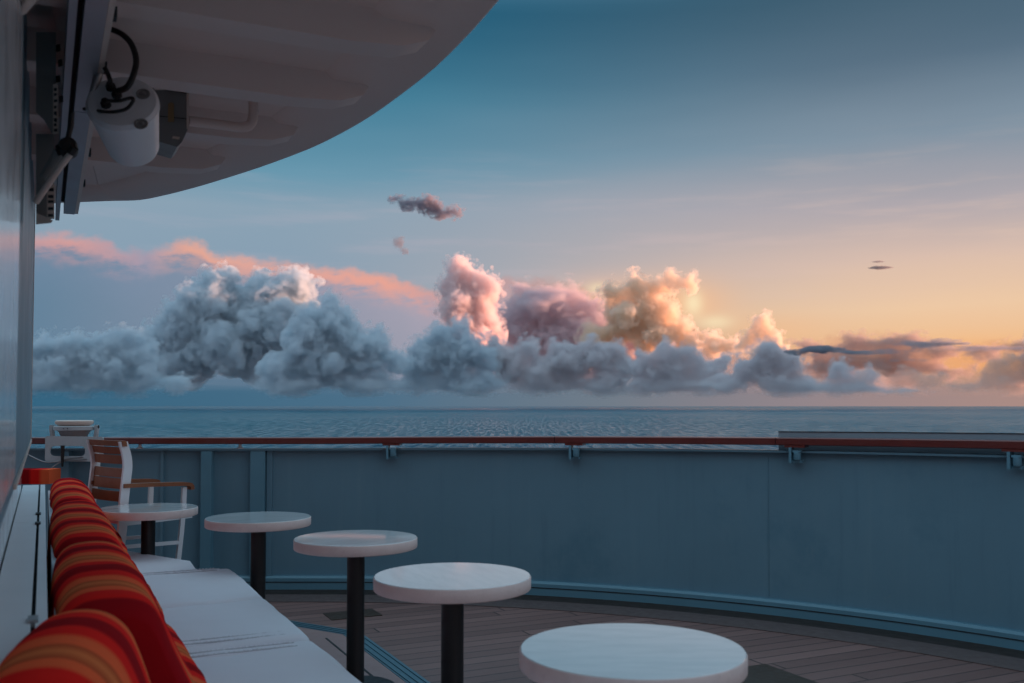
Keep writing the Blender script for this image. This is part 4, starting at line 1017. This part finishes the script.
# ------------------------------------------------------------------ floodlight seen from behind
Yf = 3.05; kf = Yf / F
fc = ony(122, 101, Yf)
tilt = 27.0
ax = Vector((0.17, -math.cos(R(tilt)), math.sin(R(tilt)))).normalized()        # out of its back, towards the camera and up
mf = Matrix.Translation(fc) @ ax.to_track_quat('Z', 'Y').to_matrix().to_4x4()
fl = thing('floodlight', 'white round floodlight with black cables seen from behind under the overhang', 'floodlight', fc)
r0 = 35 * kf
hs = MB().lathe([(r0 * 0.60, -0.222), (r0 * 0.70, -0.225), (r0 * 0.75, -0.212), (r0 * 0.98, -0.03), (r0, -0.018), (r0 * 0.985, -0.006), (r0 * 0.93, 0.0), (0.001, 0.004)], mf, 72).build('lamp_housing', M['white'], fl)
MB().lathe([(r0 * 0.985, -0.026), (r0 * 1.012, -0.024), (r0 * 1.012, -0.014), (r0 * 0.985, -0.012)], mf, 72, caps=False).build('cap_band', M['white_metal'], hs)
def on_cap(a, b, h=0.004): return mf @ Vector((a * r0, b * r0, h))
def scr(px, py):
    """Point on the back of the lamp seen at a place of the picture."""
    d = ray(px, py); o_ = Vector((0, 0, H)); nrm = ax; pl = fc + ax * 0.004
    return o_ + d * ((pl - o_).dot(nrm) / d.dot(nrm))
for px, py in ((143, 94), (141, 124)):
    q = scr(px, py); me_ = Matrix.Translation(q - ax * 0.001) @ ax.to_track_quat('Z', 'Y').to_matrix().to_4x4()
    rec = MB().lathe([(0.021, 0.0), (0.021, 0.003), (0.017, 0.0032), (0.015, 0.0005), (0.001, 0.0005)], me_, 28).build('recess', M['grey_box'], hs)
    MB().lathe([(0.007, 0.001), (0.007, 0.006), (0.003, 0.0075)], me_ @ Matrix.Translation((0.004, 0, 0)), 6).build('screw', M['steel'], rec)
gl = {}
for k, (px, py) in enumerate(((111, 88), (117, 96), (106, 105))):
    q = scr(px, py); gl[k] = q
    MB().lathe([(0.016, -0.002), (0.016, 0.010), (0.012, 0.012), (0.011, 0.022), (0.006, 0.024)], Matrix.Translation(q) @ ax.to_track_quat('Z', 'Y').to_matrix().to_4x4(), 8).build('cable_gland', M['rubber'], fl)
def cable(p0, pts, r): MB().tube(spline([p0] + [ony(px, py, y) for px, py, y in pts], 10), r, 12).build('cable', M['rubber'], fl)
cable(gl[1] + ax * 0.02, [(127, 87, 2.95), (134, 73, 2.95), (136, 58, 2.98), (130, 42, 3.02), (118, 32, 3.08), (100, 27, 3.15), (78, 26, 3.2), (52, 26, 3.3)], 0.0095)
cable(gl[0] + ax * 0.02, [(110, 80, 2.96), (106, 70, 3.0), (100, 60, 3.06)], 0.0075)
cable(gl[2] + ax * 0.02, [(118, 101, 2.93), (131, 98, 2.93), (133, 101, 2.93), (126, 109, 2.94), (112, 112, 2.97), (98, 111, 3.02), (84, 109, 3.1)], 0.0055)
MB().tube([fc - ax * 0.06 + N * -0.02, fc - ax * 0.06 - N * 0.10 + Z * 0.04, UN(un(fc)[0] + 0.05, nn(112), AZ + 0.02)], 0.014, 12).build('bracket_arm', M['steel'], fl)

# ------------------------------------------------------------------ junction box and conduit
Yj = 3.78
def jb(px, py, dy=0.0): return ony(px, py, Yj + dy)
jx = thing('junction_box', 'grey open metal box fixed under the overhang beside the floodlight', 'junction box', jb(170, 115))
ztop = CZ + 0.0215
f4 = [(146, 86), (188, 93), (188, 129), (182, 142), (177, 147), (146, 138)]
rings = []
for dy in (0.0, 0.20): rings.append([jb(px, py, 0) + U * dy for px, py in f4])
MB().poly(rings).bevel(0.003, 2, 30).build('box_body', M['grey_box'], jx)
MB().poly([[jb(px, py, -0.004) for px, py in ((146, 85), (189, 92), (189, 94), (146, 87))], [jb(px, py, -0.014) for px, py in ((146, 85), (189, 92), (189, 94), (146, 87))]]).build('box_lip', M['rubber'], jx)
MB().poly([[jb(px, py, -0.003) for px, py in ((186.5, 93), (189, 93), (189, 129), (186.5, 129))], [jb(px, py, -0.016) for px, py in ((186.5, 93), (189, 93), (189, 129), (186.5, 129))]]).build('box_edge', M['cream'], jx)
MB().poly([[jb(px, py, -0.003) for px, py in ((168, 104), (171, 102), (174, 104), (174, 122), (168, 122))], [jb(px, py, -0.010) for px, py in ((168, 104), (171, 102), (174, 104), (174, 122), (168, 122))]]).bevel(0.002, 1).build('amber_tab', M['orange_wood'], jx)
MB().poly([[jb(px, py, -0.003) for px, py in ((146, 114.5), (187, 118.5), (187, 119.2), (146, 115.2))], [jb(px, py, -0.006) for px, py in ((146, 114.5), (187, 118.5), (187, 119.2), (146, 115.2))]]).build('box_seam', M['rubber'], jx)
MB().poly([[jb(px, py, -0.003) for px, py in ((173, 136), (180, 137), (179, 139.5), (172, 138.5))], [jb(px, py, -0.007) for px, py in ((173, 136), (180, 137), (179, 139.5), (172, 138.5))]]).build('box_label', M['cream'], jx)
MB().ubox(un(jb(168, 95))[0] - 0.0, un(jb(168, 95))[0] + 0.16, un(jb(168, 95))[1] - 0.05, un(jb(168, 95))[1] + 0.05, jb(168, 90).z - 0.001, ztop).build('box_mount', M['soffit'], jx)
p0 = jb(189, 121, 0.05); d_ = N
zc = p0.z
cp = [p0, p0 + N * 0.06, p0 + N * 0.14, p0 + N * 0.20 + U * 0.0, p0 + N * 0.235 + Z * 0.012, p0 + N * 0.25 + Z * 0.045, p0 + N * 0.252 + Z * max(0.09, ztop - zc)]
tag(MB().tube(spline(cp, 7), 0.02, 18).build('conduit', M['soffit']), 'off white bent conduit pipe running from the grey box up into the overhang', 'conduit')
# ------------------------------------------------------------------ sun, camera, render
sun = bpy.data.lights.new('sun', 'SUN'); sun.energy = 5.0; sun.angle = R(0.6); sun.color = (1.0, 0.48, 0.30)
so = bpy.data.objects.new('sun', sun); S.collection.objects.link(so)
a_, e_ = R(SUN_AZ), R(SUN_EL)
so.rotation_euler = Vector((math.sin(a_) * math.cos(e_), math.cos(a_) * math.cos(e_), math.sin(e_))).to_track_quat('Z', 'Y').to_euler()
cam = bpy.data.cameras.new('camera'); co = bpy.data.objects.new('camera', cam); S.collection.objects.link(co); S.camera = co
cam.sensor_width = 36.0; cam.lens = 36.0 * F / 1024; cam.clip_start = 0.05; cam.clip_end = 200000
co.location = (0, 0, H); co.rotation_euler = (R(90 + PITCH), 0, 0)
cam.shift_y = ((HOR - 341.5) - F * math.tan(R(PITCH))) / 1024
cam.dof.use_dof = True; cam.dof.focus_distance = 9.0; cam.dof.aperture_fstop = 4.5
S.render.engine = 'CYCLES'
cy_ = S.cycles
cy_.max_bounces = 12; cy_.diffuse_bounces = 4; cy_.glossy_bounces = 4; cy_.volume_bounces = 8; cy_.transparent_max_bounces = 128
cy_.volume_step_rate = 2.0; cy_.sample_clamp_indirect = 6.0; cy_.use_denoising = True
cy_.use_adaptive_sampling = True; cy_.adaptive_threshold = 0.012; cy_.adaptive_min_samples = 24
cy_.caustics_reflective = False; cy_.caustics_refractive = False
S.view_settings.view_transform = 'Standard'; S.view_settings.look = 'None'; S.view_settings.gamma = 1.0; S.view_settings.exposure = 1.0
S.view_settings.use_curve_mapping = False
